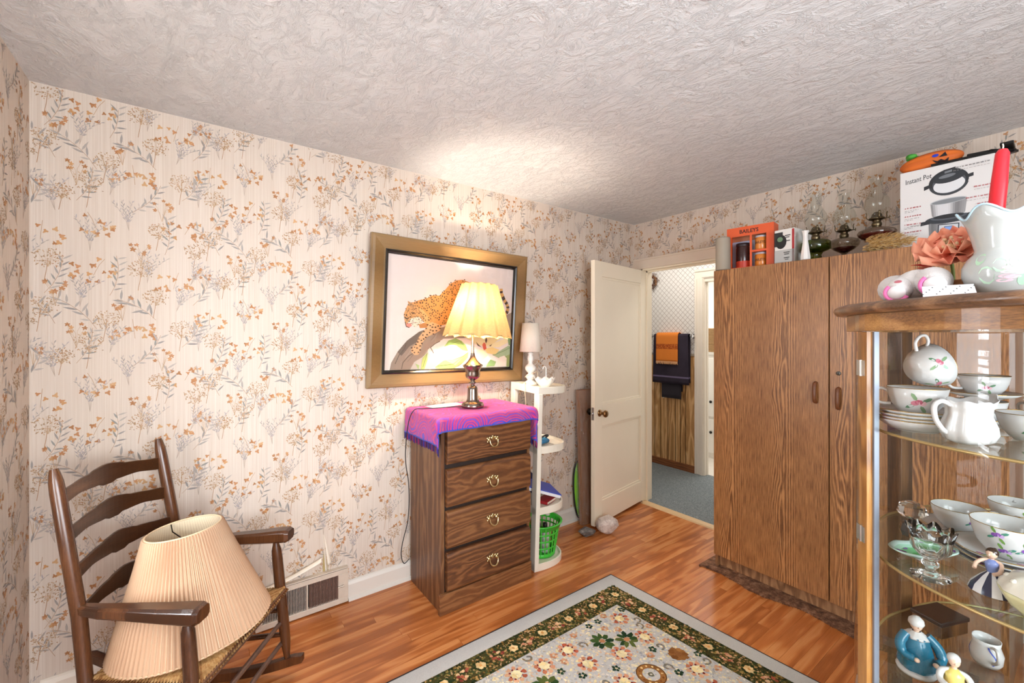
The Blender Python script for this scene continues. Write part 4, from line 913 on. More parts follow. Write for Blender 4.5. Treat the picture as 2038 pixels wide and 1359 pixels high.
# green basket of openwork plastic
M_grn=mat('green_plastic','43c23c',.3,var=.06,vs=8,bump=.02)
p=on_stand(.135,.165,.0350); gk=thing('green_basket','bright green openwork plastic basket at the bottom of the shelf stand','basket',p)
def rb_(z): return .100+.032*(z/.20)
b=MB(); NB=26
for i in range(NB):
    a=2*PI*i/NB; b.tube([(rb_(z)*cos(a),rb_(z)*sin(a),z) for z in (.004,.1,.2)],[.0052,.0056,.006],6,flat=.45)
b.build('upright_ribs',M_grn,gk,kind='stuff')
for z,h in ((.012,.024),(.062,.009),(.108,.009),(.152,.009)):
    c=MB(); c.lathe([(rb_(z)-.0022,z-h/2),(rb_(z)+.0022,z-h/2),(rb_(z)+.0024,z+h/2),(rb_(z)-.002,z+h/2),(rb_(z)-.0022,z-h/2)],40); c.build('hoop',M_grn,gk)
c=MB(); c.lathe([(rb_(.18)-.002,.178),(rb_(.18)+.002,.178),(rb_(.2)+.004,.206),(rb_(.2)+.013,.208),(rb_(.2)+.014,.213),(rb_(.2)-.002,.212),(rb_(.18)-.002,.178)],40,fn=lambda q,i,r_,z:(r_*(1+.04*max(0,cos(q+.9))**6),z)); c.build('basket_rim',M_grn,gk)
MB().lathe([(0,.002),(rb_(0),.002),(rb_(0)+.001,.006),(0,.006)],32).build('basket_floor',M_grn,gk)
def bottle(lab,loc,col,capc,h,rw):
    t=thing('bottle',lab,'bottle',loc); b=MB(); b.lathe([(0,0),(rw,0),(rw*1.05,.006),(rw,h*.6),(rw*.8,h*.72),(rw*.4,h*.8),(rw*.38,h*.88)],20); b.build('bottle_body',mat('b_'+col,col,.25),t)
    b=MB(); b.lathe([(rw*.45,h*.86),(rw*.5,h*.87),(rw*.48,h),(0,h)],16); b.build('bottle_cap',mat('c_'+capc,capc,.35),t)
pb=Vector(p); bottle('white bottle with black cap standing in the green basket',pb+Vector((.02,-.035,.0065)),'d9dcd2','1d1d1d',.185,.030)
bottle('blue grey bottle with yellow cap standing in the green basket',pb+Vector((-.045,.02,.0065)),'7d8fa0','c9a23a',.20,.030)
bottle('clear green bottle lying low at the back of the basket',pb+Vector((.035,.048,.0065)),'8fa878','3a5a3a',.15,.026)
# ------------------------------------------------------------------ behind the door: wrapped flat parcel and a green sled
M_kraft=mat('brown_board','94694a',.55,var=.15,vs=9,bump=.15)
wp=thing('wrapped_panel','tall flat brown board in clear plastic leaning behind the open door','board',(2.385,2.335,.0),rot=(R(-2.2),0,0))
MB().box(.0,.40,.0,.035,.001,1.035).build('brown_board',M_kraft,wp,bev=.004)
n=NT('crinkled_film'); tt=n.t; out=tt.nodes['Material Output']; tt.nodes.remove(n.b)
tr=tt.nodes.new('ShaderNodeBsdfTransparent'); gl=tt.nodes.new('ShaderNodeBsdfGlossy'); gl.inputs['Roughness'].default_value=.12; mx=tt.nodes.new('ShaderNodeMixShader'); bp_=tt.nodes.new('ShaderNodeBump'); bp_.inputs['Strength'].default_value=1; bp_.inputs['Distance'].default_value=.03
n.l(n.noise(n.coord('Object',(1,1,.35)),26,5,.65,1.2),bp_.inputs['Height']); n.l(bp_.outputs[0],gl.inputs['Normal']); mx.inputs[0].default_value=.10; n.l(tr.outputs[0],mx.inputs[1]); n.l(gl.outputs[0],mx.inputs[2]); n.l(mx.outputs[0],out.inputs[0]); M_film=n.m
MB().grid(lambda a,t:((-.012+.006*sin(t*23+a*5))+.13*a,-.008-.006*sin(a*9+t*31)*cos(t*13),.004+1.03*t),20,60).build('plastic_wrap',M_film,wp,solid=.0006)
MB().grid(lambda a,t:(-.012-.010*abs(sin(t*37))*(1 if .1<t<.95 else .3),-.004+.042*a,.004+1.03*t),6,60).build('plastic_wrap',M_film,wp,solid=.0006)
sl=thing('green_snow_sled','lime green plastic sled with black rim standing behind the wrapped board','sled',(2.43,2.425,.052),rot=(R(-1),0,0))
n_=28
def sled(a,t,dr): 
    q=2*PI*a; return (.062*t*cos(q)+.006,-.006-.016*(1-t*t)+dr,.235+.225*t*sin(q)*(1-.18*sin(q)))
MB().grid(lambda a,t:sled(a,max(.02,t),0),n_,6).build('sled_shell',mat('lime_plastic','84c63c',.3,bump=.02),sl,solid=.003)
MB().tube([sled(k/n_,1,0) for k in range(n_+1)],.0065,7).build('sled_rim',mat('black_rubber','151515',.5),sl)
# ------------------------------------------------------------------ rocks at the foot of the door
def rock(nm,lab,loc,r_,seed,m,rz):
    rn=random.Random(seed); D=[Vector((rn.gauss(0,1),rn.gauss(0,1),rn.gauss(0,1))).normalized() for _ in range(15)]; H_=[rn.uniform(.66,.95) for _ in D]
    def fn(d):
        v_=Vector(d); h=1.0
        for n_,hh in zip(D,H_):
            q=v_.dot(n_)
            if q>.05: h=min(h,hh/q)
        return h
    b=MB(); b.ball((0,0,0),r_,30,18,fn=fn); zmin=min(p[2] for p in b.v); b.xf(lambda p:Vector((p.x,p.y,(p.z-zmin) if p.z-zmin>.006 else 0.0)))
    o=b.build(nm,m,loc=loc,rot=(0,0,rz)); 
    for pl in o.data.polygons: pl.use_smooth=False
    return tag(o,lab,'rock')
n=NT('pink_quartz'); v=n.coord('Object'); n.set(col=n.ramp(n.noise(v,24,6,.7,.6),[(.3,'8a7a74'),(.42,'c4b3aa'),(.6,'e2d5cb'),(.75,'f3ebe2')]),rough=.55); n.bump(n.noise(v,40,6,.7),.8,.012); M_rk=n.m
n=NT('grey_slate'); v=n.coord('Object',(1,1,3)); n.set(col=n.ramp(n.noise(v,26,6,.7),[(.3,'2f2a28'),(.5,'6b6460'),(.7,'a39a92')]),rough=.6); n.bump(n.noise(v,40,6,.7),.8,.01); M_rk2=n.m
rock('rock','pinkish white rough rock holding the open door',(2.455,2.155,0),(.092,.085,.066),4,M_rk,.4)
rock('rock','small flat dark grey rock beside the door edge',(2.296,2.212,0),(.070,.046,.032),9,M_rk2,-.4)
# ------------------------------------------------------------------ hall things
M_chr=mat('chrome','d6d8da',.12,1,bump=0)
tb=thing('towel_bar','chrome towel bar on the hall wall above the wainscot','towel bar',(XH,2.53,1.452))
for y in (.008,.548):
    b=MB(); b.box(-.008,0,y-.02,y+.02,-.025,.025); b.box(-.060,-.008,y-.012,y+.012,-.014,.014); b.build('bar_bracket',M_chr,tb,bev=.003)
MB().tube([(-.048,0,0),(-.048,.55,0)],.009,10).build('bar_rod',M_chr,tb)
def hung(nm,lab,y0,y1,zt,zb,xo,m,th,fold=.01,sway=0,zb2=None):
    o=thing(nm,lab,'towel',(XH-.048,0,1.452)); r0=.010+xo; Lf=zt-zb; Lb=(zt-(zb2 or zb+.12)); A=PI*r0; T=Lf+Lb+A
    def f(a,t):
        s=(t/.4*Lf if t<.4 else Lf+(t-.4)/.2*A if t<.6 else Lf+A+(t-.6)/.4*Lb); y=y0+(y1-y0)*a; wv=fold*sin(a*9+s*2.5)
        if s<Lf: x=-r0-abs(wv)*min(1,(Lf-s)*6)*.9; z=-(Lf-s); y+=sway*(Lf-s)*(a-.5)
        elif s<Lf+A: q=(s-Lf)/r0; x=-r0*cos(q); z=r0*sin(q)
        else: x=r0; z=-(s-Lf-A)
        return (x,y,z)
    MB().grid(f,22,40).build('cloth',m,o,solid=th); return o,f,Lf,T
n=NT('orange_terry'); sp=n.t.nodes.new('ShaderNodeSeparateXYZ'); n.l(n.coord('Object'),sp.inputs[0])
st=n.ramp(n.math('ABSOLUTE',n.math('ADD',sp.outputs[2],.115)),[(.026,(1.,1.,1.)),(.030,(0,0,0))]); ln=n.vor(n.coord('Object'),60)
n.set(col=n.mix(n.math('MULTIPLY',st,n.ramp(ln,[(.25,(.2,.2,.2)),(.4,(1.,1.,1.))])),'e8893c','b3592c'),rough=.95,spec=.1); n.bump(n.noise(n.coord('Object'),300,3),.6,.004)
ot,f,Lf,T=hung('orange_towel','fringed orange hand towel hung over the dark towel on the hall bar',2.685,2.955,0,-.275,.028,n.m,.006,.004)
b=MB()
for k in range(40):
    a=(k+.5)/40; p0=Vector(f(a,0)); b.tube([p0,p0+Vector((-.003,random.uniform(-.004,.004),-.018)),p0+Vector((0,random.uniform(-.006,.006),-.034))],[.0034,.0036,.002],5)
b.build('fringe',mat('peach_fringe','eab585',.9),ot,kind='stuff')
n=NT('indigo_terry'); sp=n.t.nodes.new('ShaderNodeSeparateXYZ'); n.l(n.coord('Object'),sp.inputs[0]); st=n.ramp(n.math('ABSOLUTE',n.math('ADD',sp.outputs[2],.445)),[(.007,(1.,1.,1.)),(.009,(0,0,0))])
n.set(col=n.mix(st,n.mix(n.noise(n.coord('Object'),7,4),'29252f','48414f'),'7a708f'),rough=.97,spec=.08); n.bump(n.noise(n.coord('Object'),300,3),.6,.004); M_ind=n.m
hung('dark_towel','long dark purple bath towel hanging on the hall bar under the orange one',2.575,2.995,0,-.52,.0125,M_ind,.007,.006,.05,-.50)
o,f,Lf,T=hung('black_towel','dark bath towel end hanging lowest behind the purple towel',2.66,2.90,0,-.68,.0045,mat('charcoal_terry','2b2730',.97),.003,.0,.0,-.60)
tg=MB(); tg.box(-.007,-.005,2.875,2.893,-.69,-.665); tg.build('care_tag',mat('white_tag','e8e4d8',.7),o)
wr=thing('twig_wreath','small round brown twig wreath on the diamond wallpaper of the hall','wreath',(XH-.012,3.085,2.085)); b=MB()
for k in range(90):
    a=random.uniform(0,6.28); a2=a+random.uniform(.3,.9); q=random.uniform(.055,.095); q2=q+random.uniform(-.02,.04)
    b.tube([(-random.uniform(0,.02),q*cos(a),q*sin(a)),(-random.uniform(.008,.034),q*1.04*cos((a+a2)/2),q*1.04*sin((a+a2)/2)),(-random.uniform(0,.02),q2*cos(a2),q2*sin(a2))],.0028,5,col=lin(random.choice(['6d3f24','8a5a36','59331d','a0764d','4a2a1a'])))
b.build('twigs',printmat('twig',.8),wr,kind='stuff')
vc=thing('bathroom_vanity','white bathroom cabinet with black knobs seen through the far doorway','cabinet',(4.95,2.95,.0045))
MB().box(0,.5,-.55,.40,.0,1.22).build('cabinet_body',M_wl,vc); MB().box(-.02,.52,-.57,.42,1.2205,1.255).build('counter_top',mat('pale_counter','d8d4cc',.3),vc,bev=.004)
for (y0,y1) in ((-.53,-.13),(-.11,.39)):
    for z0,z1,hz in ((.06,.46,.31),(.49,1.19,.67)):
        o=MB().box(-.018,-.001,y0,y1,z0,z1).build('cabinet_door',M_wl,vc,bev=.004); k=MB(); k.lathe([(.006,0),(.006,.012),(.016,.018),(.017,.026),(.010,.032),(0,.033)],12,M=Mat((-.018,y1-.10,hz),(0,R(-90),0))); k.build('black_knob',mat('black_iron','1d1b1b',.3,.6),o)
wb=thing('wicker_basket','small tan wicker basket on the bathroom cabinet','basket',(5.04,2.735,1.260)); b=MB()
for i in range(19): b.tube([((.07+.0015*i)*cos(k*PI/12),(.07+.002*i)*sin(k*PI/12),.0085+.015*i) for k in range(25)],.008,6)
b.build('woven_coils',mat('wicker','a8855a',.7,var=.3,vs=60),wb,kind='stuff')
# ------------------------------------------------------------------ wardrobe
M_ww=woodmat('wardrobe_laminate','623c20','b07b4b','d4a370',grain='Z',across='Y',rough=.36,period=.29,freq=300,amp=1.1,K=2.6,fibre=1.7,stretch=.8,pore=.8,ring=.40,colw=.085)
M_wh=woodmat('wardrobe_end_laminate','5f3f2b','956a49','bd9068',grain='Z',across='X',rough=.4,period=.3,freq=200,amp=1.5,K=1.75,fibre=1.1)
WX,WY0,WY1,WZ=2.624,.213,1.433,1.862
wd=thing('wardrobe','tall brown wood grain two-door wardrobe standing against the right wall','wardrobe',(WX,WY0,0))
WL=WY1-WY0
MB().box(.020,.515,0,.016,0,WZ-.018).build('side_panel',M_wh,wd); MB().box(.020,.515,WL-.016,WL,0,WZ-.018).build('side_panel',M_wh,wd)
MB().box(.020,.515,0,WL,WZ-.018,WZ).build('top_panel',M_wh,wd); MB().box(.505,.513,.016,WL-.016,.02,WZ-.018).build('back_panel',mat('hardboard','6b4c36',.7),wd)
MB().box(.045,.060,.016,WL-.016,0.001,.082).build('kick_board',M_wh,wd); MB().box(.021,.5,.016,WL-.016,.082,.098).build('floor_panel',M_wh,wd)
MB().box(.03,.035,.60,.62,.1,WZ-.02).build('door_gap_shade',mat('gap_shade','0d0907',.9),wd)  # near-black strip behind the doors stands in for shade in the slit
M_pull=mat('brown_pull','6d3f22',.35,var=.15,vs=30)
for i,(y0,y1,hy_) in enumerate(((0,.6065,.568),(.6115,WL,.668))):
    d=MB().box(0,.018,y0,y1,.086,WZ-.003).build('door',M_ww,wd,bev=.0015)
    h=MB(); h.tube(smooth([(.002,0,-.052),(-.014,0,-.046),(-.021,0,-.025),(-.022,0,0),(-.021,0,.025),(-.014,0,.046),(.002,0,.052)]),.0075,10,flat=1.25)
    h.build('door_pull',M_pull,d,loc=(0,hy_,1.155 if i else 1.135))
    if i==0:
        k=MB(); k.lathe([(0,.004),(.009,.004),(.011,.002),(.011,-.004)],18,M=Mat((0,hy_+.0,1.262),(0,R(-90),0))); k.build('key_lock',mat('dull_nickel','77736d',.45,1),d)
        k=MB(); k.box(-.0046,-.0040,hy_-.0015,hy_+.0015,1.257,1.267); k.build('keyhole',mat('black_hole','0a0a0a',.9),d)
    else:
        MB().poly([(-.0004,.04,1.792),(-.0004,.052,1.778),(-.0004,.044,1.775)]).build('chipped_spot',mat('bare_chip','e9dcc6',.8),d)
# ---- row of things on top of the wardrobe
ZT=WZ+.0004
M_gw=mat('grey_wax','a59c8c',.6,var=.05,vs=12)
o=MB().lathe([(0,0),(.040,0),(.044,.004),(.0415,.195),(.039,.203),(.030,.206),(0,.206)],32).build('grey_canister',M_gw,loc=(2.670,1.398,ZT)); tag(o,'plain grey tapered canister at the door end of the wardrobe top','canister')
# orange gift box with windows
M_org=mat('orange_card','dd5b2a',.45,var=.05,vs=8,bump=.03); M_ink=printmat('box_print',.5)
gx=thing('gift_box','orange gift box with cut-out windows showing jars on the wardrobe','box',(2.745,1.134,ZT),R(8))
GW,GH,GD=.262,.262,.095   # local +y runs to the left of the photograph, +x is depth
MB().box(.004,GD,0,GW,0,.004).build('box_bottom',M_org,gx); MB().box(.0,GD,0,GW,GH-.004,GH).build('box_top',M_org,gx); MB().box(GD-.004,GD,0,GW,.004,GH-.004).build('box_back',mat('orange_inside','c9805a',.5),gx); MB().box(0,GD,0,.004,.004,GH-.004).build('box_side',M_org,gx); MB().box(0,GD,GW-.004,GW,.004,GH-.004).build('box_side',M_org,gx)
fpl=MB(); 
for (y0,y1,z0,z1) in ((.004,GW-.004,.004,.014),(.004,GW-.004,.205,GH-.004),(.004,.040,.014,.205),(GW-.030,GW-.004,.014,.205),(.118,.130,.014,.205),(.04,.118,.100,.112)): fpl.box(0,.003,y0,y1,z0,z1)
fpl.box(.003,.088,.04,.118,.1005,.112)
fpl.build('window_front',M_org,gx)
fpl=MB(); fpl.box(.0885,.0900,.004,GW-.004,.020,.19); fpl.build('blue_tissue',mat('blue_tissue','b9c3dc',.5,var=.1),gx)
t=MB(); textmesh(t,'BAILEYS',.032,lambda x,y:(-.0006,.135-x,.222+y),lin('3a1712'),.95,bold=.0008); t.build('lettering',M_ink,gx,kind='stuff')
t=MB(); textmesh(t,'BAILEYS',.034,lambda x,y:(.048+y,-.0006,.135+x),lin('7d2b16'),.95); t.build('lettering',M_ink,gx,kind='stuff')
def jar(nm,lab,y,z,col,hh,rw,txt,tc,lidc):
    p=Mat((2.745,1.134,ZT),(0,0,R(8)))@Vector((.047,y,z)); j=thing(nm,lab,'jar',p,R(8))
    b=MB(); b.lathe([(0,0),(rw*.9,0),(rw,.006),(rw,hh*.80),(rw*.92,hh*.86)],24); b.build('jar_body',mat('jar_'+col,col,.2,var=.06,vs=20),j)
    b=MB(); b.lathe([(rw*.95,hh*.86),(rw*.98,hh*.87),(rw*.98,hh*.98),(0,hh)],24); b.build('jar_lid',mat('lid_'+lidc,lidc,.4),j)
    if txt:
        t=MB(); textmesh(t,txt,.021,lambda x,y_:(-(rw+.0004)*cos(x/rw),-(rw+.0004)*sin(x/rw),hh*.42+y_),lin(tc),.85,bold=.0005); t.build('lettering',M_ink,j,kind='stuff')
    return j
jar('orange_jar','orange jar in the upper window of the gift box',.080,.113,'dd8a3f',.088,.034,'BAILEYS','5a2a12','c9ccd6'); jar('orange_jar','orange jar in the lower window of the gift box',.080,.0045,'dc8432',.094,.035,'BAILEYS','5a2a12','b9bcc6')
jd=jar('dark_mug','dark ribbed drinking mug in the left window of the gift box',.182,.0045,'3a1f1c',.165,.040,'','fff','2b1b1e')
b=MB(); b.lathe([(.0408,.004),(.0408,.05)],24); b.build('red_band',mat('red_band','c23a22',.4),jd)
# white and black appliance carton behind
cb=thing('small_carton','white printed carton with black picture beside the orange gift box','box',(2.69,1.006,ZT),R(-4))
MB().box(.0,.20,.0,.105,0,.195).build('carton',mat('white_carton','e6e4de',.5,var=.03),cb,bev=.002)
t=MB(); fx=lambda y,z:(-.0006,y,z)
def bar(y0,y1,z0,z1,c): t.poly([fx(y1,z0),fx(y0,z0),fx(y0,z1),fx(y1,z1)],lin(c))
bar(.0,.012,.0,.19,'a8272c'); bar(.0,.105,.0,.078,'b9bab8'); bar(.06,.105,.1,.18,'2a2a2c')
t.poly([(-.0007,.07+.03*cos(k*.4),.125+.04*sin(k*.4)) for k in range(16)],lin('1a1a1c')); t.poly([(-.0008,.075+.015*cos(k*.4),.14+.014*sin(k*.4)) for k in range(16)],lin('6a8a6a'))
for i,(y,z,w_) in enumerate(((.035,.155,.03),(.035,.145,.02),(.035,.125,.026),(.04,.06,.032),(.04,.05,.026),(.04,.03,.03),(.04,.02,.02))): bar(y-w_/2,y+w_/2,z,z+.005,'2a2a2a')
t.build('printed_panel',M_ink,cb)
# white bud vase
o=MB().lathe([(0,0),(.020,0),(.024,.004),(.0235,.02),(.018,.06),(.013,.10),(.011,.125),(.0135,.145),(.018,.158),(.0155,.158),(.010,.14),(.008,.12),(.006,.02),(0,.01)],8,sm=False).build('bud_vase',mat('milk_glass','eeebe6',.2,bump=.03),loc=(2.665,.943,ZT)); tag(o,'slender white faceted bud vase in front of the green oil lamp','vase')
# three oil lamps
def clearglass(name,col,rough=.0): return glassmat(name,col,rough,1.45,True)
M_chim=glassmat('chimney_glass','f4f6f4',0,1.35,True,.0); M_burn=mat('burner_bronze','6d6049',.35,1,var=.3,vs=50)
def smoked(name,c): 
    n=NT(name); n.set(col=c,rough=.04,trans=.0,spec=.7,coat=.6); return n.m
def oillamp(lab,loc,foot,font,cg,fuel,zb,chim):
    t=thing('oil_lamp',lab,'oil lamp',loc,group=None); 
    b=MB(); b.lathe(font,36); b.build('oil_font',glassmat('font_'+cg,cg,.0,1.5,True,.2),t)
    if fuel:
        b=MB(); b.lathe(fuel[1],32); b.build('lamp_oil',mat('oil_'+fuel[0],fuel[0],.1,bump=0),t)
    if foot: b=MB(); b.lathe(foot,32); b.build('lamp_foot',glassmat('foot_'+cg,cg,.02,1.5,True,.5),t)
    b=MB(); b.lathe([(.018,zb),(.021,zb+.004),(.021,zb+.016),(.017,zb+.020),(.017,zb+.028),(.026,zb+.032),(.034,zb+.036),(.034,zb+.040),(.024,zb+.046),(.020,zb+.060),(.012,zb+.070),(.004,zb+.073)],28); bu=b.build('burner',M_burn,t)
    for k in range(4): MB().tube(smooth([(.033*cos(.5+k*PI/2),.033*sin(.5+k*PI/2),zb+.036),(.041*cos(.5+k*PI/2),.041*sin(.5+k*PI/2),zb+.045),(.040*cos(.5+k*PI/2),.040*sin(.5+k*PI/2),zb+.062),(.044*cos(.5+k*PI/2),.044*sin(.5+k*PI/2),zb+.072)]),.0022,5,flat=2).build('prong',M_burn,bu)
    b=MB(); b.tube([(0,-.018,zb+.034),(-.01,-.052,zb+.034)],.002,6); b.ball((-.011,-.054,zb+.034),(.003,.003,.009),8,5); b.build('wick_knob',M_burn,bu)
    z0=zb+.040; b=MB(); b.lathe([(r_,z0+z) for r_,z in chim],36); b.build('glass_chimney',M_chim,t)
    return t
CH=[(.032,0),(.031,.014),(.036,.028),(.050,.052),(.055,.072),(.050,.094),(.036,.120),(.026,.140),(.0245,.170),(.026,.196),(.033,.212),(.035,.214)]
oillamp('oil lamp with olive green font on the wardrobe, nearest the bud vase',(2.745,.922,ZT),None,[(0,.0),(.040,.0),(.043,.006),(.030,.014),(.026,.030),(.034,.046),(.060,.056),(.068,.062),(.069,.100),(.060,.110),(.024,.116),(.019,.120)],'a9b878',('4a4f22',[(0,.05),(.034,.05),(.058,.060),(.064,.066),(.064,.086),(0,.086)]),.118,CH)
oillamp('oil lamp with smoke grey footed font and dark red oil, between the other two',(2.88,.832,ZT),[(0,0),(.042,0),(.044,.006),(.030,.020),(.013,.036),(.012,.044)],[(.012,.040),(.020,.048),(.045,.062),(.066,.082),(.071,.098),(.066,.114),(.046,.124),(.024,.128),(.019,.132)],'d8d2c8',('4a1512',[(0,.046),(.018,.050),(.042,.064),(.052,.074),(0,.074)]),.130,CH)
oillamp('oil lamp with wide font of dark red oil on the wardrobe, nearest the dried grass',(2.80,.672,ZT),[(0,0),(.042,0),(.044,.006),(.028,.028),(.016,.050),(.014,.062)],[(.013,.058),(.022,.064),(.050,.080),(.074,.100),(.080,.114),(.074,.126),(.045,.138),(.024,.144),(.019,.148)],'d9cec4',('5a1816',[(0,.064),(.020,.067),(.048,.082),(.070,.100),(.074,.108),(0,.108)]),.148,CH)
# bundle of dried grass
n=NT('dry_grass'); a=n.t.nodes.new('ShaderNodeVertexColor'); a.layer_name='Col'; n.l(a.outputs[0],n.b.inputs['Base Color']); n.set(rough=.9); M_dry=n.m
dg_=thing('dried_grass','bundle of fluffy tan dried grass plumes lying on the wardrobe edge','dried grass',(2.68,.595,ZT)); 
for k,(y,x,z,l,w_) in enumerate(((.02,.0,.022,.17,.026),(.0,.03,.044,.15,.025),(-.01,-.02,.036,.16,.026),(.01,.015,.066,.13,.022))):
    b=MB(); 
    for i in range(420):
        t_=random.random(); yy=y+.085-l*t_*1.05; th=2*PI*random.random(); q=w_*(sin(PI*min(1,t_*.9+.08)))**.6*math.sqrt(random.random()); p0=Vector((x+q*cos(th)*1.3,yy,z+q*sin(th)*.9)); p0.z=max(.003,p0.z)
        d=Vector((cos(th)*.45,-.9,sin(th)*.35+.05))*random.uniform(.012,.026); p1=p0+d; p1.z=max(.001,p1.z); s_=Vector((.0011,0,.0011))
        b.add([p0-s_,p0+s_,p1],[(0,1,2)],lin(random.choice(['d6ac62','e4c486','c69a54','b4864a','ead09a'])))
    b.build('grass_plume',M_dry,dg_,kind='stuff')
b=MB(); 
for k in range(10): b.tube([(random.uniform(-.02,.03),.09,random.uniform(.008,.04)),(random.uniform(-.02,.03),.02,random.uniform(.015,.045))],.0014,4)
b.build('grass_stems',mat('straw','8d6a3c',.8),dg_,kind='stuff')
# pressure cooker carton
pk=thing('cooker_carton','large white pressure cooker carton with printed pot picture on the wardrobe','box',(2.80,.268,ZT),R(1.5))
PW_,PH_,PD=.312,.385,.30   # local +y to the left of the photograph
M_cart=mat('carton_white','dcdad8',.42,var=.02,vs=5,bump=.02)
MB().box(0,PD,0,PW_,0,PH_).build('carton',M_cart,pk,bev=.002)
t=MB(); lv=[.0005]
def pf_(a,z): return (-lv[0],PW_-a,z)     # a runs from left to right on the printed face
def pp_(P,c): lv[0]+=.00003; t.poly([pf_(a,z) for a,z in P],lin(c))
def ell(a,z,ra,rz2,c,k=28,a0=0,a1=6.2832,tilt=0): pp_([(a+ra*cos(a0+(a1-a0)*i/k)*cos(tilt)-rz2*sin(a0+(a1-a0)*i/k)*sin(tilt),z+ra*cos(a0+(a1-a0)*i/k)*sin(tilt)+rz2*sin(a0+(a1-a0)*i/k)*cos(tilt)) for i in range(k)],c)
cx=.168
textmesh(t,'Instant Pot',.034,lambda x,y:pf_(.066+x,.328+y+.10*x),lin('222326'),.62,bold=.0001)
# lid with handle and inner disc
ell(cx,.300,.066,.058,'23262a',tilt=.12); ell(cx+.002,.294,.055,.047,'4a4f55',tilt=.12); ell(cx+.002,.286,.052,.036,'d9dbdd',tilt=.12); ell(cx+.002,.322,.054,.026,'2b2f34',tilt=.12); ell(cx-.004,.327,.028,.008,'6d7277',tilt=.12)
pp_([(cx-.018,.334),(cx+.022,.339),(cx+.024,.362),(cx-.016,.357)],'2a2d31'); pp_([(cx-.012,.340),(cx+.012,.343),(cx+.012,.352),(cx-.012,.349)],'767b80')
pp_([(cx-.082,.278),(cx-.060,.286),(cx-.060,.302),(cx-.082,.296)],'26292d'); pp_([(cx+.058,.300),(cx+.080,.305),(cx+.080,.320),(cx+.058,.316)],'26292d')
for i in range(14):  # lower rim of the lid
    a0,a1=PI*1.08+PI*.86*i/14,PI*1.08+PI*.86*(i+1)/14; t.poly([pf_(cx+q*cos(a),.296+q*.88*sin(a)) for q,a in ((.056,a0),(.066,a0),(.066,a1),(.056,a1))],lin('33373c')); 
# inner pot
lv[0]+=.0001
NS=16
for i in range(NS):
    u0,u1=-1+2*i/NS,-1+2*(i+1)/NS; g=.55+.30*math.cos((u0+.35)*3.4)+.06*math.cos(u0*9); c=(g*.8,g*.8,g*.82)
    t.poly([pf_(cx+.054*u0,.150-.010*math.sqrt(max(0,1-u0*u0))),pf_(cx+.054*u1,.150-.010*math.sqrt(max(0,1-u1*u1))),pf_(cx+.060*u1,.212),pf_(cx+.060*u0,.212)],c)
ell(cx,.212,.060,.013,'b9bcbf',tilt=.03); ell(cx,.211,.056,.010,'7d8286',tilt=.03)
# cooker body
for i in range(NS):
    u0,u1=-1+2*i/NS,-1+2*(i+1)/NS; g=.50+.30*math.cos((u0-.3)*3.2)+.08*math.cos(u0*10); c=(g*.78,g*.78,g*.80)
    t.poly([pf_(cx+.064*u0,.046-.012*math.sqrt(max(0,1-u0*u0))),pf_(cx+.064*u1,.046-.012*math.sqrt(max(0,1-u1*u1))),pf_(cx+.066*u1,.118),pf_(cx+.066*u0,.118)],c)
ell(cx,.130,.078,.020,'2a2f36'); ell(cx,.138,.060,.013,'4b5159'); ell(cx,.141,.050,.009,'1d2126'); pp_([(cx-.094,.112),(cx-.062,.116),(cx-.062,.132),(cx-.092,.130)],'23272d'); pp_([(cx+.060,.126),(cx+.092,.134),(cx+.092,.150),(cx+.060,.142)],'23272d')
ell(cx,.036,.062,.015,'262b33',a0=PI,a1=2*PI); pp_([(cx-.064,.034),(cx+.066,.034),(cx+.066,.042),(cx-.064,.042)],'2b3038')
pp_([(cx-.036,.054),(cx+.034,.050),(cx+.036,.104),(cx-.034,.108)],'3b4048'); pp_([(cx-.032,.058),(cx+.030,.054),(cx+.032,.100),(cx-.030,.104)],'c9cdd1'); pp_([(cx-.014,.070),(cx+.016,.068),(cx+.017,.094),(cx-.013,.096)],'2a3038'); pp_([(cx-.012,.078),(cx+.014,.076),(cx+.015,.092),(cx-.011,.094)],'7ea0dc')
rn=random.Random(4)
def words(a0,a1,z,h,c):
    a=a0
    while a<a1:
        w_=rn.uniform(.004,.011); w_=min(w_,a1-a); 
        for q in range(max(1,int(w_/.0024))): pp_([(a+q*.0024,z),(a+q*.0024+.0017,z),(a+q*.0024+.0017,z+h*rn.uniform(.7,1.1)),(a+q*.0024,z+h*rn.uniform(.7,1.1))],c)
        a+=w_+.003
for z in (.205,.165,.125,.088): words(.018,.078,z,.0060,'b0343c'); words(.018,.072,z-.011,.0028,'8d8a8a'); words(.018,.050,z-.018,.0028,'8d8a8a')
for z,l in ((.250,.055),(.205,.08),(.172,.045),(.140,.03)): words(.305-l,.300,z,.0058,'b0343c'); words(.305-l,.300,z-.011,.0026,'9a9797')
words(.195,.300,.352,.0052,'4a4548'); words(.185,.300,.340,.0026,'9a9797')
for (z,a0,a1) in ((.117,.040,.082),(.030,.030,.078)): pp_([(a0,z),(a1,z),(a1,z+.0012),(a0,z+.0012)],'4a4a4a'); pp_([(a1,z-.003),(a1+.006,z+.0006),(a1,z+.004)],'4a4a4a')
t.build('printed_front',M_ink,pk)
t=MB(); sx=lambda x,z:(x,-.0006,z)
def se(x,z,rx,rz2,c): t.poly([(x+rx*cos(k*.35),-.0006-.0001*len(t.f),z+rz2*sin(k*.35)) for k in range(18)],lin(c))
se(.17,.20,.06,.07,'2a2d31'); se(.17,.19,.045,.045,'8d9095'); se(.16,.10,.07,.06,'2f343a'); se(.06,.16,.03,.06,'b03a5a'); t.build('printed_side',M_ink,pk)
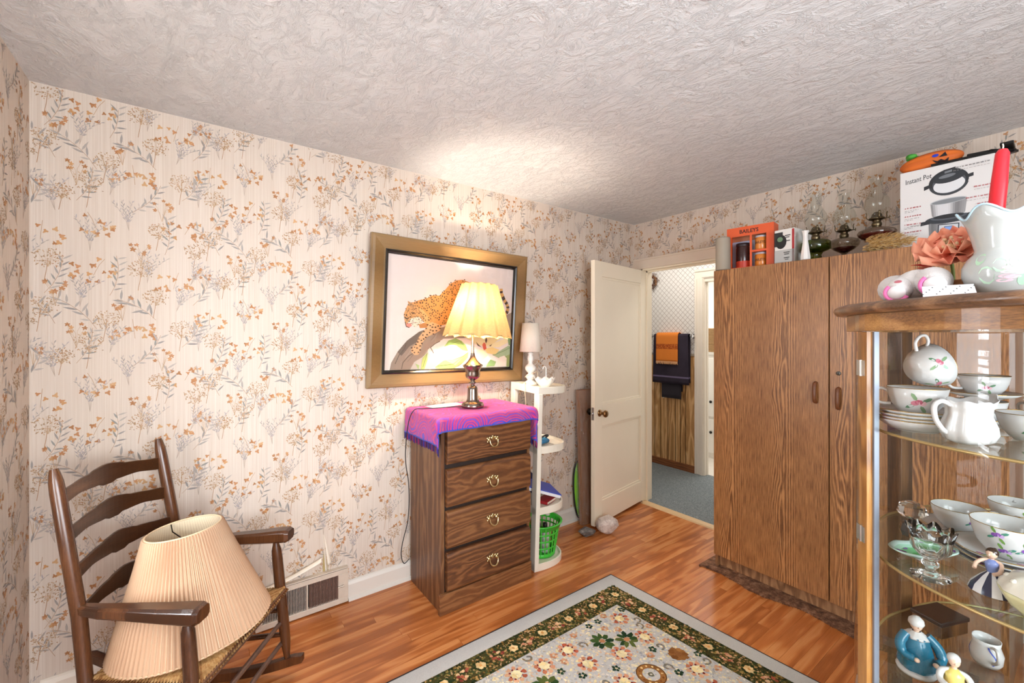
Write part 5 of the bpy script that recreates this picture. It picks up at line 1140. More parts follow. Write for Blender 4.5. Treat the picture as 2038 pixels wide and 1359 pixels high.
# black folded frame lying on the carton, and the pumpkin decoration
bf=thing('black_folding_frame','black folded metal frame lying on top of the cooker carton','frame',(2.80,.27,ZT+PH_+.0006),R(1.5))
for (y0,y1,x0,x1,z) in ((.20,-.03,.008,.012,0),(.085,.02,.02,.03,.012),(.01,-.06,.10,.06,.0),(.02,-.05,.02,.10,.012)):
    b=MB(); d=Vector((x1-x0,y1-y0,0)); L=d.length; M_=Mat((x0,y0,z),(0,0,math.atan2(d.y,d.x))); b.box(0,L,-.012,.012,0,.011,M=M_); b.build('frame_bar',mat('black_metal','141414',.35,.3),bf,bev=.002)
MB().box(.0,.16,-.055,-.015,.0245,.036).build('frame_plate',mat('black_metal','141414',.35,.3),bf,bev=.002)
pu=thing('pumpkin_decoration','orange cloth pumpkin decoration with a cut-out face lying on the carton','decoration',(2.866,.508,ZT+PH_+.0004),rot=(0,0,R(-4)))
n=NT('orange_felt'); v=n.coord('Object'); sp=n.t.nodes.new('ShaderNodeSeparateXYZ'); n.l(v,sp.inputs[0]); s=n.math('MULTIPLY_ADD',n.math('SINE',n.math('MULTIPLY',sp.outputs[2],190)),.5,.5)
n.set(col=n.mix(n.math('MULTIPLY',s,.5),'e8772a','b8521c'),rough=.7); n.bump(s,.3,.004)
def pfn(d): return 1+.05*cos(math.atan2(d[2],d[0])*6)
pz=.044
MB().ball((0,-.025,pz),(.042,.112,.044),28,18,fn=lambda d:1+.03*cos(math.atan2(d[2],d[0])*8)).build('pumpkin_body',n.m,pu)
b=MB()
for k in range(9): a=random.uniform(0,6.28); b.ball((random.uniform(-.02,.02),.035+random.uniform(-.03,.03),.084+random.uniform(-.004,.012)),(.016,.018,.010),8,5)
b.build('green_leaves',mat('green_felt','4aa83c',.7,var=.2,vs=40),pu,kind='stuff')
def onp(a,z,c,P,mbx):  # print on the front of the pumpkin
    pts=[]
    for (u,w_) in P:
        yy=a+u; zz_=z+w_; q=1-((yy+.025)/.115)**2-((zz_-pz)/.044)**2; x=-.0435*math.sqrt(max(.0,q))-.0018; pts.append((x,yy,zz_))
    mbx.poly(pts,lin(c))
b=MB(); onp(-.080,pz+.008,'1a1a22',[(.016,-.008),(-.012,-.008),(-.004,.014)],b); onp(-.052,pz+.012,'2a3fc0',[(.012*cos(k*.7),.008*sin(k*.7)) for k in range(9)],b); onp(-.075,pz-.012,'1c1216',[(.034,.006),(.016,-.004),(.004,.002),(-.008,-.006),(-.022,.004),(-.018,-.010),(0,-.014),(.022,-.010)],b)
b.build('felt_face',printmat('felt_print',.8),pu)
# ------------------------------------------------------------------ bow-front glass china cabinet
M_oak=woodmat('golden_oak','5f3a18','a06c32','cf9c58',grain='Z',across='Y',rough=.3,period=.09,freq=120,amp=1.5,K=1.6,fibre=1.2,coat=.3)
M_oakh=woodmat('golden_oak_rail','55351a','946534','c4955a',grain='Y',across='Z',rough=.28,period=.07,freq=120,amp=1.4,K=1.6,fibre=1.2,coat=.35)
M_oakd=woodmat('dark_oak_top','3d2a1c','735239','a07a58',grain='Y',across='X',rough=.3,period=.12,freq=120,amp=1.4,K=1.6,fibre=1.2,coat=.35)
M_pdark=woodmat('dark_oak_post','2c1d12','553820','7c5734',grain='Z',across='Y',rough=.35,period=.06,freq=90,amp=1.4,K=1.5,fibre=1.2)
M_cg=glassmat('cabinet_glass','f7f8f7',0,1.33,True,0.0); M_shg=glassmat('shelf_glass','eef4f1',0,1.4,True,0)
M_edge=mat('gold_trim','c2a770',.35,.6,var=.1,vs=20)
CX,CZ=1.578,.0125
cab=thing('china_cabinet','bow-front golden oak and glass china cabinet full of porcelain on the rug','cabinet',(CX,0,CZ))
def rint(tab,th):
    th=abs((th+180)%360-180)
    for (a,r0),(b_,r1) in zip(tab[:-1],tab[1:]):
        if a<=th<=b_: t=(th-a)/(b_-a); t=t*t*(3-2*t); return r0+(r1-r0)*t
    return tab[-1][1]
SH=[(0,.419),(38,.421),(60,.402),(90,.366),(108,.361),(135,.386),(180,.37)]
TOP=[(0,.500),(30,.478),(47,.474),(60,.468),(90,.425),(120,.44),(140,.45),(180,.41)]
GL=[(0,.437),(46,.437),(60,.425),(90,.383),(108,.378),(135,.405),(180,.39)]
def cyl(tab,th,z,dr=0): r_=rint(tab,th)+dr; a=R(th); return (-r_*cos(a),r_*sin(a),z)
def Zc(z): return z-CZ
def ringslab(tab,z0,z1,nm,m,par,bev=0,n_=96,prof=None):
    b=MB(); prof=prof or [(0,z0),(0,z1)]; vs=[cyl(tab,360*k/n_,z,dr) for (dr,z) in prof for k in range(n_)]; K=len(prof)
    b.add(vs,[(i*n_+k,(i*n_+(k+1)%n_),((i+1)*n_+(k+1)%n_),((i+1)*n_+k)) for i in range(K-1) for k in range(n_)],sm=True)
    b.add([vs[k] for k in range(n_)],[tuple(range(n_))]); b.add([vs[(K-1)*n_+k] for k in range(n_)],[tuple(range(n_))[::-1]])
    return b.build(nm,m,par,bev=bev)
def arcbar(tab,t0,t1,z0,z1,d0,d1,nm,m,par,n_=40,bev=0,prof=None):
    b=MB(); prof=prof or [(d0,z0),(d1,z0),(d1,z1),(d0,z1)]; K=len(prof); vs=[cyl(tab,t0+(t1-t0)*i/n_,z,d) for i in range(n_+1) for (d,z) in prof]
    b.add(vs,[(i*K+k,(i+1)*K+k,(i+1)*K+(k+1)%K,i*K+(k+1)%K) for i in range(n_) for k in range(K)],sm=False); b.add(vs[:K],[tuple(range(K))]); b.add(vs[-K:],[tuple(range(K))[::-1]])
    return b.build(nm,m,par,bev=bev)
zt0,zt1=Zc(1.502),Zc(1.527)
ringslab(TOP,zt0,zt1,'top_slab',M_oakd,cab,prof=[(-.03,zt0),(-.006,zt0),(.0,zt0+.006),(.002,zt0+.012),(-.001,zt1-.006),(-.010,zt1),(-.03,zt1)])
arcbar(GL,-180,180,Zc(1.462),zt0-.0005,-.004,.016,'cornice_rail',M_oakh,cab,n_=110)
arcbar(GL,-180,180,.10,.185,-.006,.016,'base_rail',M_oakh,cab,n_=110)
ringslab(GL,.090,.100,'base_board',M_oakd,cab)
for th in (-52,52,-128,128):
    p=cyl(GL,th,0,-.008); b=MB(); b.lathe([(.018,.0),(.024,.012),(.017,.03),(.026,.06),(.030,.0895)],14,c=(p[0],p[1],.0)); b.build('foot',M_oak,cab)
for s in (-1,1):
    arcbar(GL,s*47.35,s*49.9,.185,Zc(1.462)-.0005,-.010,.016,'corner_post',M_oak,cab,n_=3,bev=.002)
    p=cyl(GL,s*111,0,-.0); M_=Mat((p[0],p[1],0),(0,0,-s*R(20))); b=MB(); b.box(-.024,.024,-.016 if s>0 else -.022,.022 if s>0 else .016,.185,Zc(1.462)-.0005,M=M_); b.build('rear_post',M_pdark,cab,bev=.002)
    for z in (.935,1.229,.637,1.37): 
        k=MB(); k.box(-.012,.012,-s*.034-.004,-s*.034+.004,Zc(z)-.024,Zc(z)-.010,M=M_); k.build('shelf_clip',mat('steel','c9c9cc',.25,1),cab)
# door: two stiles, two rails, bowed pane
dd=arcbar(GL,44.5,46.9,.187,Zc(1.462)-.002,-.008,.018,'door_stile',M_oak,cab,n_=3,bev=.002); 
arcbar(GL,-46.9,-44.5,.187,Zc(1.462)-.002,-.008,.018,'door_stile',M_oak,cab,n_=3,bev=.002)
M_grey=mat('window_seal','7d8694',.3,.2)
arcbar(GL,43.7,44.5,.19,Zc(1.46),-.004,.006,'glazing_bead',M_grey,cab,n_=2); arcbar(GL,-44.5,-43.7,.19,Zc(1.46),-.004,.006,'glazing_bead',M_grey,cab,n_=2)
arcbar(GL,-43.7,43.7,.187,.225,-.006,.014,'door_rail',M_oakh,cab,n_=40)
def pane(nm,t0,t1,z0,z1,n_=40):
    b=MB(); vs=[cyl(GL,t0+(t1-t0)*i/n_,z,0) for z in (z0,z1) for i in range(n_+1)]
    b.add(vs,[(i,i+1,n_+2+i,n_+1+i) for i in range(n_)],sm=True); return b.build(nm,M_cg,cab)
pane('bowed_door_pane',-43.7,43.7,.225,Zc(1.462)); pane('side_pane',49.9,108,.185,Zc(1.462)); pane('side_pane',-108,-49.9,.185,Zc(1.462)); pane('back_pane',114,246,.185,Zc(1.462))
M_hg=mat('nickel_hinge','cfd0cd',.25,.9,bump=.02)
for z in (1.375,.985,.33):
    a=cyl(GL,47.1,Zc(z),.018); h=MB(); h.tube([(a[0],a[1],a[2]-.019),(a[0],a[1],a[2]+.019)],.0042,8)
    M_=Mat((a[0],a[1],a[2]),(0,0,R(90-47.1+180))); h.box(-.016,.0,-.0016,.001,-.018,.018,M=M_); h.box(.0,.014,-.0016,.001,-.018,.018,M=M_)
    for zz_ in (-.011,.011): h.lathe([(0,.0022),(.0028,.0022),(.0028,0)],8,c=(0,0,0),M=M_@Mat((-.010,.0005,zz_),(R(-90),0,0)))
    h.build('hinge',M_hg,cab,kind='stuff')
SZ=[.34,.637,.933,1.229]
for z in SZ:
    o=ringslab(SH,Zc(z)-.003,Zc(z)+.003,'glass_shelf',M_shg,cab)
    b=MB(); b.tube([cyl(SH,3.75*k,Zc(z),.001) for k in range(97)],.0034,6); b.build('gilt_edge',M_edge,o)
# ---- porcelain: every piece is a thing
M_por=mat('white_porcelain','d0d0cf',.16,var=.03,vs=8,bump=0); M_deco=printmat('overglaze_print',.22); M_gilt=mat('gilt_line','b9964a',.25,.8,bump=0)
def onshell(b,rf,z,a,P,c):  # flat print laid on a turned surface
    pts=[]
    for u,w_ in P:
        zz_=z+w_; r_=rf(zz_)+.0005; aa=a+u/r_; pts.append((r_*cos(aa),r_*sin(aa),zz_))
    b.poly(pts,lin(c))
def rose(b,rf,z,a,s,cols=('c97a8c','b55a70','e3b3bd'),leafc=('5f8a6a','7fa07a')):
    for k in range(4):
        q=k*1.57+.5; onshell(b,rf,z,a,[(s*1.25*cos(q)+s*.75*cos(t*1.05)*cos(q)-s*.3*sin(t*1.05)*sin(q),s*1.25*sin(q)+s*.75*cos(t*1.05)*sin(q)+s*.3*sin(t*1.05)*cos(q)) for t in range(6)],leafc[k%2])
    for k in range(3): onshell(b,rf,z,a,[(s*.5*(k-1)+s*.55*cos(t*.9),s*.2*(k%2)+s*.45*sin(t*.9)) for t in range(7)],cols[k])
def prof_r(pr):
    zs=[p[1] for p in pr]; rs=[p[0] for p in pr]
    return lambda z:float(np.interp(z,zs,rs))
def cup(lab,loc,rz,r_,h,grp,rot=None,print_=True,foot=True,roses=((PI,.55),),cols=None,scal=0,rose_s=.011):
    t=thing('teacup',lab,'teacup',loc,rz,grp,rot=rot)
    out=[(r_*.48,0),(r_*.52,.004),(r_*.60,h*.10),(r_*.82,h*.38),(r_*.93,h*.68),(r_,h)]
    inn=[(r_*.97,h),(r_*.90,h*.66),(r_*.78,h*.38),(r_*.5,h*.12),(0,h*.10)]
    fn=(lambda q,i,rr,z:(rr*(1+scal*cos(q*12)*max(0,z/h-.5)),z)) if scal else None
    MB().lathe([(0,.002)]+out+inn,40,fn=fn).build('cup_body',M_por,t)
    b=MB(); b.tube(smooth([(r_*.90,0,h*.80),(r_*1.15,0,h*.92),(r_*1.42,0,h*.85),(r_*1.45,0,h*.60),(r_*1.22,0,h*.36),(r_*.84,0,h*.34)]),.0034,8); b.build('cup_handle',M_por,t)
    b=MB(); b.tube([(r_*.985*cos(k*PI/20),r_*.985*sin(k*PI/20),h+.0004) for k in range(41)],.0009,5); b.build('gilt_rim',M_gilt,t)
    if print_:
        b=MB(); rf=prof_r(out)
        for a,zf in roses: rose(b,rf,h*zf,a,rose_s,*(cols or ()))
        b.build('painted_roses',M_deco,t,kind='stuff')
    return t
def saucer(lab,loc,r_,grp,h=.016,deco=None,deep=0):
    t=thing('saucer',lab,'saucer',loc,0,grp)
    pr=[(0,.0015),(r_*.50,.0),(r_*.52,.003),(r_*.60,.003),(r_*.85,h*.55+deep*.6),(r_,h+deep),(r_*.985,h+.002+deep),(r_*.83,h*.55+.003+deep*.6),(r_*.55,.006),(0,.006)]
    MB().lathe(pr,48,fn=lambda q,i,rr,z:(rr*(1+.012*cos(q*10)*(rr/r_)**3),z)).build('saucer_body',M_por,t)
    b=MB(); b.tube([(r_*.995*(1+.012*cos(k*PI/30*10))*cos(k*PI/30),r_*.995*(1+.012*cos(k*PI/30*10))*sin(k*PI/30),h+.0015+deep) for k in range(61)],.0009,5); b.build('gilt_rim',M_gilt,t)
    if deco:
        b=MB()
        for a in deco:
            for k in range(4): rr=r_*.78; cx_,cy_=rr*cos(a+.05*k),rr*sin(a+.05*k); b.poly([(cx_+.006*cos(q),cy_+.006*sin(q),h*.55+.0052+deep*.6+.12*(math.hypot(cx_+.006*cos(q),cy_+.006*sin(q))-rr)) for q in (0,1,2,3,4,5,6)],lin(('8a3a6a','b0527a','5a3a6a','6a8a5a')[k]))
        b.build('painted_sprigs',M_deco,t,kind='stuff')
    return t
Z1,Z2,Z3=1.2334,.9374,.6414
toC=PI+.25
SX,SY=1.335,.248
xa=Vector((-.25,.1,.95)).normalized(); za=Vector((.72,-.50,-.30)); za=(za-xa*za.dot(xa)).normalized(); ya=za.cross(xa); TILT=Matrix((xa,ya,za)).transposed().to_euler()
saucer('deep white saucer at the bottom of the stack under the rose teacup',(SX,SY,Z1),.073,'stacked saucers',.020,deep=.006)
zq=Z1+.0165
for i,lb in enumerate(('second white saucer from the bottom of the stack','third white saucer from the bottom of the stack','topmost white saucer in the stack, under the rose teacup')): saucer(lb,(SX+.001*i,SY-.001*i,zq+.0075*i),.074,'stacked saucers',.016)
cup('rose painted teacup standing on the stack of saucers',(SX,SY,zq+.0215+.0005),PI*.60,.054,.060,'rose teacups',roses=((toC-PI*.60+.0,.48),),rose_s=.013)
cup('tilted teacup lying in the rose teacup with its handle up',(SX-.006,SY+.006,zq+.121),0,.050,.052,'rose teacups',rot=TILT,roses=((toC-.9,.5),(toC+.5,.5),(toC-2.2,.5)),rose_s=.010)
cr=thing('creamer','white fluted porcelain cream jug at the front of the upper shelf','jug',(1.268,.158,Z1),R(-41))
out=[(0,.002),(.026,0),(.036,.006),(.042,.020),(.040,.036),(.033,.056),(.033,.070),(.040,.086),(.0385,.086),(.031,.070),(.031,.056),(.037,.036),(.038,.020),(.030,.010),(0,.008)]
MB().lathe(out,48,fn=lambda q,i,rr,z:(rr*(1+.045*cos(q*8))*(1+(.22*max(0,cos(q))**6 if z>.06 else 0)),z+(.012*max(0,cos(q))**6 if z>.08 else 0)+(.002*cos(q*8) if z>.08 else 0))).build('jug_body',M_por,cr)
MB().tube(smooth([(-.033,0,.076),(-.050,0,.084),(-.064,0,.074),(-.062,0,.048),(-.050,0,.028),(-.041,0,.020)]),.0048,8).build('jug_handle',M_por,cr)
for i,(dx,dy) in enumerate(((0,0),(.004,-.004))):
    saucer(('saucer lowest in the rear pile of cups on the upper shelf','saucer between the two cups of the rear pile')[i],(1.575+dx,.175+dy,Z1+.062*i*1.0),.066,'rear saucers',.014)
    cup(('lower teacup of the rear pile on the upper shelf','upper teacup of the rear pile on the upper shelf')[i],(1.575+dx,.175+dy,Z1+.0065+.062*i),R(120),.047,.050,'rear teacups',roses=((toC-R(120),.45),),rose_s=.009)
cup('shallow white cup at the back beside the rear pile of cups',(1.66,.06,Z1),R(60),.050,.052,'rear teacups',roses=((toC-1,.5),))
cup('white cup near the cream jug, farther from the post',(1.40,.085,Z1),R(70),.050,.055,'rear teacups',roses=((toC-R(70),.5),))
pf=thing('purple_flower_ornament','small purple china flower ornament behind the stack of saucers','ornament',(1.455,.285,Z1)); b=MB(); b.lathe([(0,0),(.020,0),(.014,.006),(.010,.020),(.014,.024),(0,.024)],16); b.build('china_stand',M_por,pf); b=MB()
for k in range(7): b.ball((.014*cos(k*.9),.014*sin(k*.9),.036),(.013,.013,.011),10,6)
b.ball((0,0,.042),.013,10,6); b.build('purple_petals',mat('purple_china','b06cc0',.25,var=.2,vs=60),pf,kind='stuff')
# middle shelf
n=NT('pressed_crystal'); n.set(col='fbfcfc',rough=.0,trans=1,ior=1.47); M_cry=n.m
gb_=thing('crystal_goblet','scalloped clear crystal goblet at the front of the middle shelf','goblet',(1.262,.213,Z2))
sc2=lambda q,i,rr,z:(rr*(1+.06*cos(q*8)*(1 if z>.035 else .5)),z+(.005*cos(q*8) if z>.092 else 0))
MB().lathe([(0,.003),(.031,0),(.033,.003),(.020,.008),(.009,.014),(.008,.020),(.014,.026),(.014,.032),(.009,.037),(.020,.046),(.031,.060),(.033,.080),(.040,.102),(.037,.102),(.030,.080),(.028,.062),(.016,.050),(0,.046)],64,fn=sc2).build('goblet_glass',M_cry,gb_)
st=thing('crystal_stopper_bottle','small faceted smoky crystal perfume bottle behind the goblet','bottle',(1.487,.286,Z2)); MB().lathe([(0,0),(.022,0),(.026,.012),(.022,.03),(.008,.036),(.008,.042)],8,sm=False).build('bottle_body',glassmat('smoky_glass','4a3f38',.05,1.6,True,.4),st); MB().lathe([(.006,.042),(.018,.046),(.031,.060),(.026,.078),(.012,.086),(0,.087)],9,sm=False).build('faceted_stopper',M_cry,st)
ld=thing('leaf_dish','green leaf shaped dish with purple violets behind the goblet','dish',(1.352,.238,Z2),R(-38)); 
def leafd(a,t): 
    q=2*PI*a; L=.072; w_=.038*(1+.05*cos(q*9)); x=L*cos(q); y=w_*sin(q)*(1-.25*cos(q)); return (x*t,y*t,.004+.020*t*t)
cl=['4fa552','63b566','7cc48a','a9d9c0','c9e6dc']
MB().grid(lambda a,t:leafd(a,.02+.98*t),40,6,cf=lambda a,t:lin(cl[int(t*5)] if a<.5 else cl[min(4,int(t*5)+1)])).build('leaf_bowl',M_deco,ld,solid=.003)
b=MB()
for k in range(9):
    a=random.random(); t=random.uniform(.55,.9); p=Vector(leafd(a,t)); b.poly([(p.x+.007*cos(q),p.y+.007*sin(q),p.z+.0026) for q in range(6)],lin(random.choice(['6a3a8a','8a5aa8','5a2a6a'])))
b.build('painted_violets',M_deco,ld,kind='stuff'); MB().lathe([(0,0),(.02,0),(.018,.004)],16).build('dish_foot',M_por,ld)
VIO=(('7a4aa0','8d5ab0','c9a8dc'),('4f8f7a','6f9a4a'))
saucer('violet saucer under the cup at the back of the middle shelf',(1.615,.218,Z2),.076,'violet saucers',.016,deco=(3.4,)); cup('violet teacup on its saucer at the back of the middle shelf',(1.615,.218,Z2+.0065),R(-60),.055,.058,'violet teacups',roses=((toC+.4+1.05,.6),),cols=VIO,rose_s=.008)
BX,BY=1.452,.118
for i,lb in enumerate(('bottom violet saucer of the front pile on the middle shelf','middle violet saucer of the front pile on the middle shelf','top violet saucer of the front pile, under the large cup')): saucer(lb,(BX+.003*i,BY+.002*i,Z2+.0095*i),.092-.002*i,'violet saucers',.017,deco=(2.6,3.5))
cup('large violet cup on the front pile of saucers',(BX,BY,Z2+.0265),R(-50),.062,.072,'violet teacups',roses=((toC-.45+.87,.78),(toC+.35+.87,.45),(toC-.3+.87,.3)),cols=VIO,rose_s=.010)
cup('violet cup behind the large cup on the middle shelf',(1.60,.075,Z2),R(40),.056,.066,'violet teacups',roses=((toC-.7,.6),),cols=VIO,rose_s=.010)
cup('violet cup farthest back on the middle shelf',(1.775,.130,Z2),R(10),.056,.066,'violet teacups',roses=((toC,.6),),cols=VIO,rose_s=.010)
def figurine(nm,lab,loc,rz,parts):
    t=thing(nm,lab,'figurine',loc,rz)
    for pn,m,fn in parts: b=MB(); fn(b); b.build(pn,m,t)
    return t
def C(name,c): return mat('china_'+name,c,.2,var=.12,vs=40,bump=0)
def stripes(b):
    for i in range(14):
        a0,a1=2*PI*i/14,2*PI*(i+1)/14; b.lathe([(.006,.040),(.016,.030),(.030,.012),(.034,.0)],3,a0=a0,a1=a1,closed=False,col=lin('efeff2' if i%2 else '2f3350'))
figurine('dancer_figurine','tiny china lady in a black and white striped skirt on the middle shelf','',0,[]) if False else None
figurine('dancer_figurine','tiny china lady in a dark striped skirt on the middle shelf near the edge',(1.290,.128,Z2),R(160),[
 ('striped_skirt',M_deco,stripes),('blue_bodice',C('blue','7d8fc8'),lambda b:b.lathe([(.007,.038),(.010,.050),(.011,.058),(.005,.064),(0,.065)],12)),
 ('arms',C('skin','e5c3ab'),lambda b:b.tube(smooth([(.030,-.012,.046),(.020,-.014,.054),(.006,-.010,.060),(0,0,.062),(-.004,.012,.058),(.012,.018,.048),(.024,.014,.044)]),.0035,7)),
 ('head',C('skin','e5c3ab'),lambda b:(b.tube([(0,0,.062),(0,0,.068)],.0035,7),b.ball((0,0,.075),(.0085,.0085,.0095),12,8),b.ball((.0085,0,.074),(.002,.002,.002),6,4))),
 ('dark_hair',C('hair','3a2a20'),lambda b:(b.ball((-.0022,0,.078),(.0092,.0096,.0088),12,8),b.ball((-.009,0,.082),(.004,.004,.004),8,5)))])
tr_=thing('covered_dish','pale yellow and white covered china dish at the edge of the middle shelf','dish',(1.245,.058,Z2),R(20)); M_yel=mat('pale_yellow_glaze','e2dfb0',.18,var=.12,vs=14,bump=0)
MB().lathe([(0,.0),(.032,0),(.034,.004),(.048,.016),(.056,.032),(.058,.040),(.054,.040),(.046,.018),(0,.008)],40,fn=lambda q,i,rr,z:(rr*(1+.03*cos(q*10)),z)).build('dish_base',M_yel,tr_)
l_=MB(); l_.lathe([(.058,.041),(.054,.052),(.040,.066),(.018,.074),(.006,.076)],40,fn=lambda q,i,rr,z:(rr*(1+.03*cos(q*10)),z)); l_.ball((0,0,.083),(.009,.009,.010),12,8); 
for k in range(10): l_.ball((.044*cos(k*.63),.044*sin(k*.63),.058),(.007,.007,.006),8,5)
l_.build('dish_lid',mat('cream_glaze','e9e6d8',.16,var=.05,vs=14,bump=0),tr_,kind='stuff')
# lower shelf
M_bl=mat('china_teal_coat','1f6a86',.2,var=.35,vs=30,bump=0)
figurine('coachman_figurine','china figurine in teal blue coat and white cap on the lower shelf',(1.405,.262,Z3),R(215),[
 ('china_base',M_por,lambda b:b.lathe([(0,0),(.036,0),(.038,.006),(.032,.010),(0,.011)],24)),
 ('coat',M_bl,lambda b:b.lathe([(.030,.010),(.036,.020),(.033,.045),(.026,.070),(.022,.086),(.009,.094),(0,.095)],24,fn=lambda q,i,rr,z:(rr*(1+.06*cos(q*7)*max(0,1-z/.07)),z))),
 ('sleeve',M_bl,lambda b:b.tube(smooth([(.0,.020,.088),(.010,.036,.070),(.024,.038,.050),(.034,.024,.044)]),[.0105]*10+[.0085]*6,9)),
 ('sleeve',M_bl,lambda b:b.tube(smooth([(.0,-.020,.088),(.010,-.036,.070),(.024,-.036,.054),(.036,-.020,.050)]),[.0105]*10+[.0085]*6,9)),
 ('hands',C('skin','e5c3ab'),lambda b:(b.ball((.037,.020,.043),(.007,.006,.005),10,6),b.ball((.039,-.017,.049),(.007,.006,.005),10,6))),
 ('lace_collar',M_por,lambda b:b.lathe([(.008,.097),(.021,.088),(.024,.084),(.010,.092)],24,fn=lambda q,i,rr,z:(rr*(1+.09*cos(q*9)),z))),
 ('head',C('skin','e5c3ab'),lambda b:(b.tube([(0,0,.090),(0,0,.102)],.006,8),b.ball((0,0,.112),(.0125,.0118,.0145),14,10),b.ball((.0125,0,.110),(.003,.0025,.003),6,4))),
 ('white_cap',M_por,lambda b:b.lathe([(.0135,.112),(.0155,.116),(.014,.124),(.007,.131),(0,.133)],18))])
figurine('seated_figurine','seated china figurine in yellow coat and red breeches on the lower shelf',(1.352,.190,Z3),R(200),[
 ('china_base',M_por,lambda b:b.lathe([(0,0),(.034,0),(.036,.006),(.030,.012),(0,.013)],24)),
 ('red_breeches',C('red','c04a2c'),lambda b:(b.tube(smooth([(-.008,.010,.034),(.014,.012,.036),(.028,.012,.026),(.030,.012,.013)]),.0095,9))),
 ('red_breeches',C('red','c04a2c'),lambda b:(b.tube(smooth([(-.008,-.010,.034),(.014,-.012,.036),(.028,-.012,.026),(.030,-.012,.013)]),.0095,9))),
 ('tree_stump',C('stump','7d5a3c'),lambda b:b.lathe([(.020,.012),(.016,.026),(.015,.027),(0,.027)],14)),
 ('yellow_coat',C('yellow','e3cf74'),lambda b:b.lathe([(.017,.028),(.019,.036),(.016,.056),(.017,.066),(.007,.074),(0,.075)],18)),
 ('white_sleeves',M_por,lambda b:b.tube(smooth([(.030,.020,.046),(.014,.026,.050),(.002,.020,.064),(0,0,.068),(.002,-.020,.064),(.016,-.026,.052),(.032,-.018,.050)]),.0062,8)),
 ('head',C('skin','e5c3ab'),lambda b:(b.tube([(0,0,.072),(0,0,.080)],.005,8),b.ball((0,0,.090),(.0105,.010,.012),14,10),b.ball((.0105,0,.089),(.0025,.002,.0025),6,4))),
 ('white_wig',M_por,lambda b:b.ball((-.003,0,.094),(.0118,.0118,.0115),12,8))])
def jugb(lab,loc,rz):
    t=thing('striped_jug',lab,'jug',loc,rz,'blue striped jugs'); pr=[(0,.001),(.022,0),(.028,.01),(.030,.03),(.024,.05),(.026,.062),(.024,.062),(.022,.05),(.027,.03),(0,.01)]
    MB().lathe(pr,32,fn=lambda q,i,rr,z:(rr*(1+(.25*max(0,cos(q))**6 if z>.05 else 0)),z)).build('jug_body',M_por,t); MB().tube(smooth([(-.024,0,.054),(-.042,0,.056),(-.046,0,.034),(-.029,0,.018)]),.0036,8).build('jug_handle',M_por,t)
    b=MB(); rf=prof_r([(.022,0),(.028,.01),(.030,.03),(.024,.05),(.026,.062)])
    for a in (1.2,-1.2,0,3.1):
        for k in range(8): onshell(b,rf,.012+.005*k,a,[(-.0016+.006*sin(k*.6),0),(.0016+.006*sin(k*.6),0),(.0016+.006*sin(k*.6+.6),.005),(-.0016+.006*sin(k*.6+.6),.005)],'3f5fc0')
    b.build('blue_stripes',M_deco,t,kind='stuff')
jugb('small white jug with blue stripe at the back of the lower shelf',(1.575,.165,Z3),R(30)); jugb('small white jug with blue stripe at the right front of the lower shelf',(1.455,.062,Z3),R(60))
db=thing('dark_wooden_box','small dark lidded wooden box at the back of the lower shelf','box',(1.66,.262,Z3),R(-22)); MB().box(-.05,.05,-.035,.035,0,.032).build('box_body',M_pdark,db,bev=.002); MB().box(-.053,.053,-.038,.038,.0325,.044).build('box_lid',mat('near_black_lid','2a1d18',.35),db,bev=.003)
figurine('spaniel_figurine','white and brown china spaniel sitting on the lower shelf beside the striped jug',(1.372,.108,Z3),R(170),[
 ('dog_body',M_por,lambda b:(b.ball((-.006,0,.022),(.020,.016,.022),16,10),b.ball((.006,0,.036),(.013,.012,.018),14,9),b.tube([(.016,.007,.034),(.019,.008,.016),(.021,.008,.002)],[.006,.005,.0055],8),b.tube([(.016,-.007,.034),(.019,-.008,.016),(.021,-.008,.002)],[.006,.005,.0055],8),b.ball((.004,.014,.008),(.014,.006,.008),10,6),b.ball((.004,-.014,.008),(.014,.006,.008),10,6),b.ball((.010,0,.060),(.0125,.0115,.012),14,9),b.ball((.022,0,.056),(.008,.0065,.006),10,7),b.tube(smooth([(-.024,0,.010),(-.036,.006,.010),(-.042,.014,.016)]),.004,7))),
 ('brown_ears',C('rust','9a5230'),lambda b:(b.ball((.007,.0125,.056),(.006,.0035,.011),10,7),b.ball((.007,-.0125,.056),(.006,.0035,.011),10,7))),
 ('dog_nose',C('black','1a1616'),lambda b:b.ball((.030,0,.058),(.0022,.0028,.002),8,5))])
# ---- on top of the cabinet
ZC=1.5275
va=thing('ruffled_vase','white glass vase with blue ruffled rim and painted flowers on the china cabinet','vase',(1.312,.112,ZC),R(15))
pr=[(0,.002),(.036,0),(.042,.004),(.054,.020),(.062,.044),(.062,.062),(.054,.080),(.045,.090),(.043,.097),(.046,.112),(.050,.130),(.056,.150),(.066,.170),(.063,.171),(.052,.150),(.046,.13),(.041,.112),(.039,.097),(.05,.08),(.056,.06),(.05,.03),(0,.012)]
ruf=lambda q,i,rr,z:(rr*(1+.06*cos(q*5)*max(0,(z-.12)/.05)),z+.011*cos(q*5)*max(0,(z-.11)/.06))
M_mg=mat('opal_glass','babfbd',.12,var=.03,vs=8,bump=0,coat=.4); MB().lathe(pr,72,fn=ruf).build('vase_body',M_mg,va)
MB().tube([((.0655*(1+.06*cos(k*PI/36*5)))*cos(k*PI/36),(.0655*(1+.06*cos(k*PI/36*5)))*sin(k*PI/36),.1712+.011*cos(k*PI/36*5)) for k in range(73)],.0022,6).build('blue_rim',mat('blue_glass_rim','b9dcec',.1,bump=0),va)
b=MB(); rf=prof_r(pr[:13])
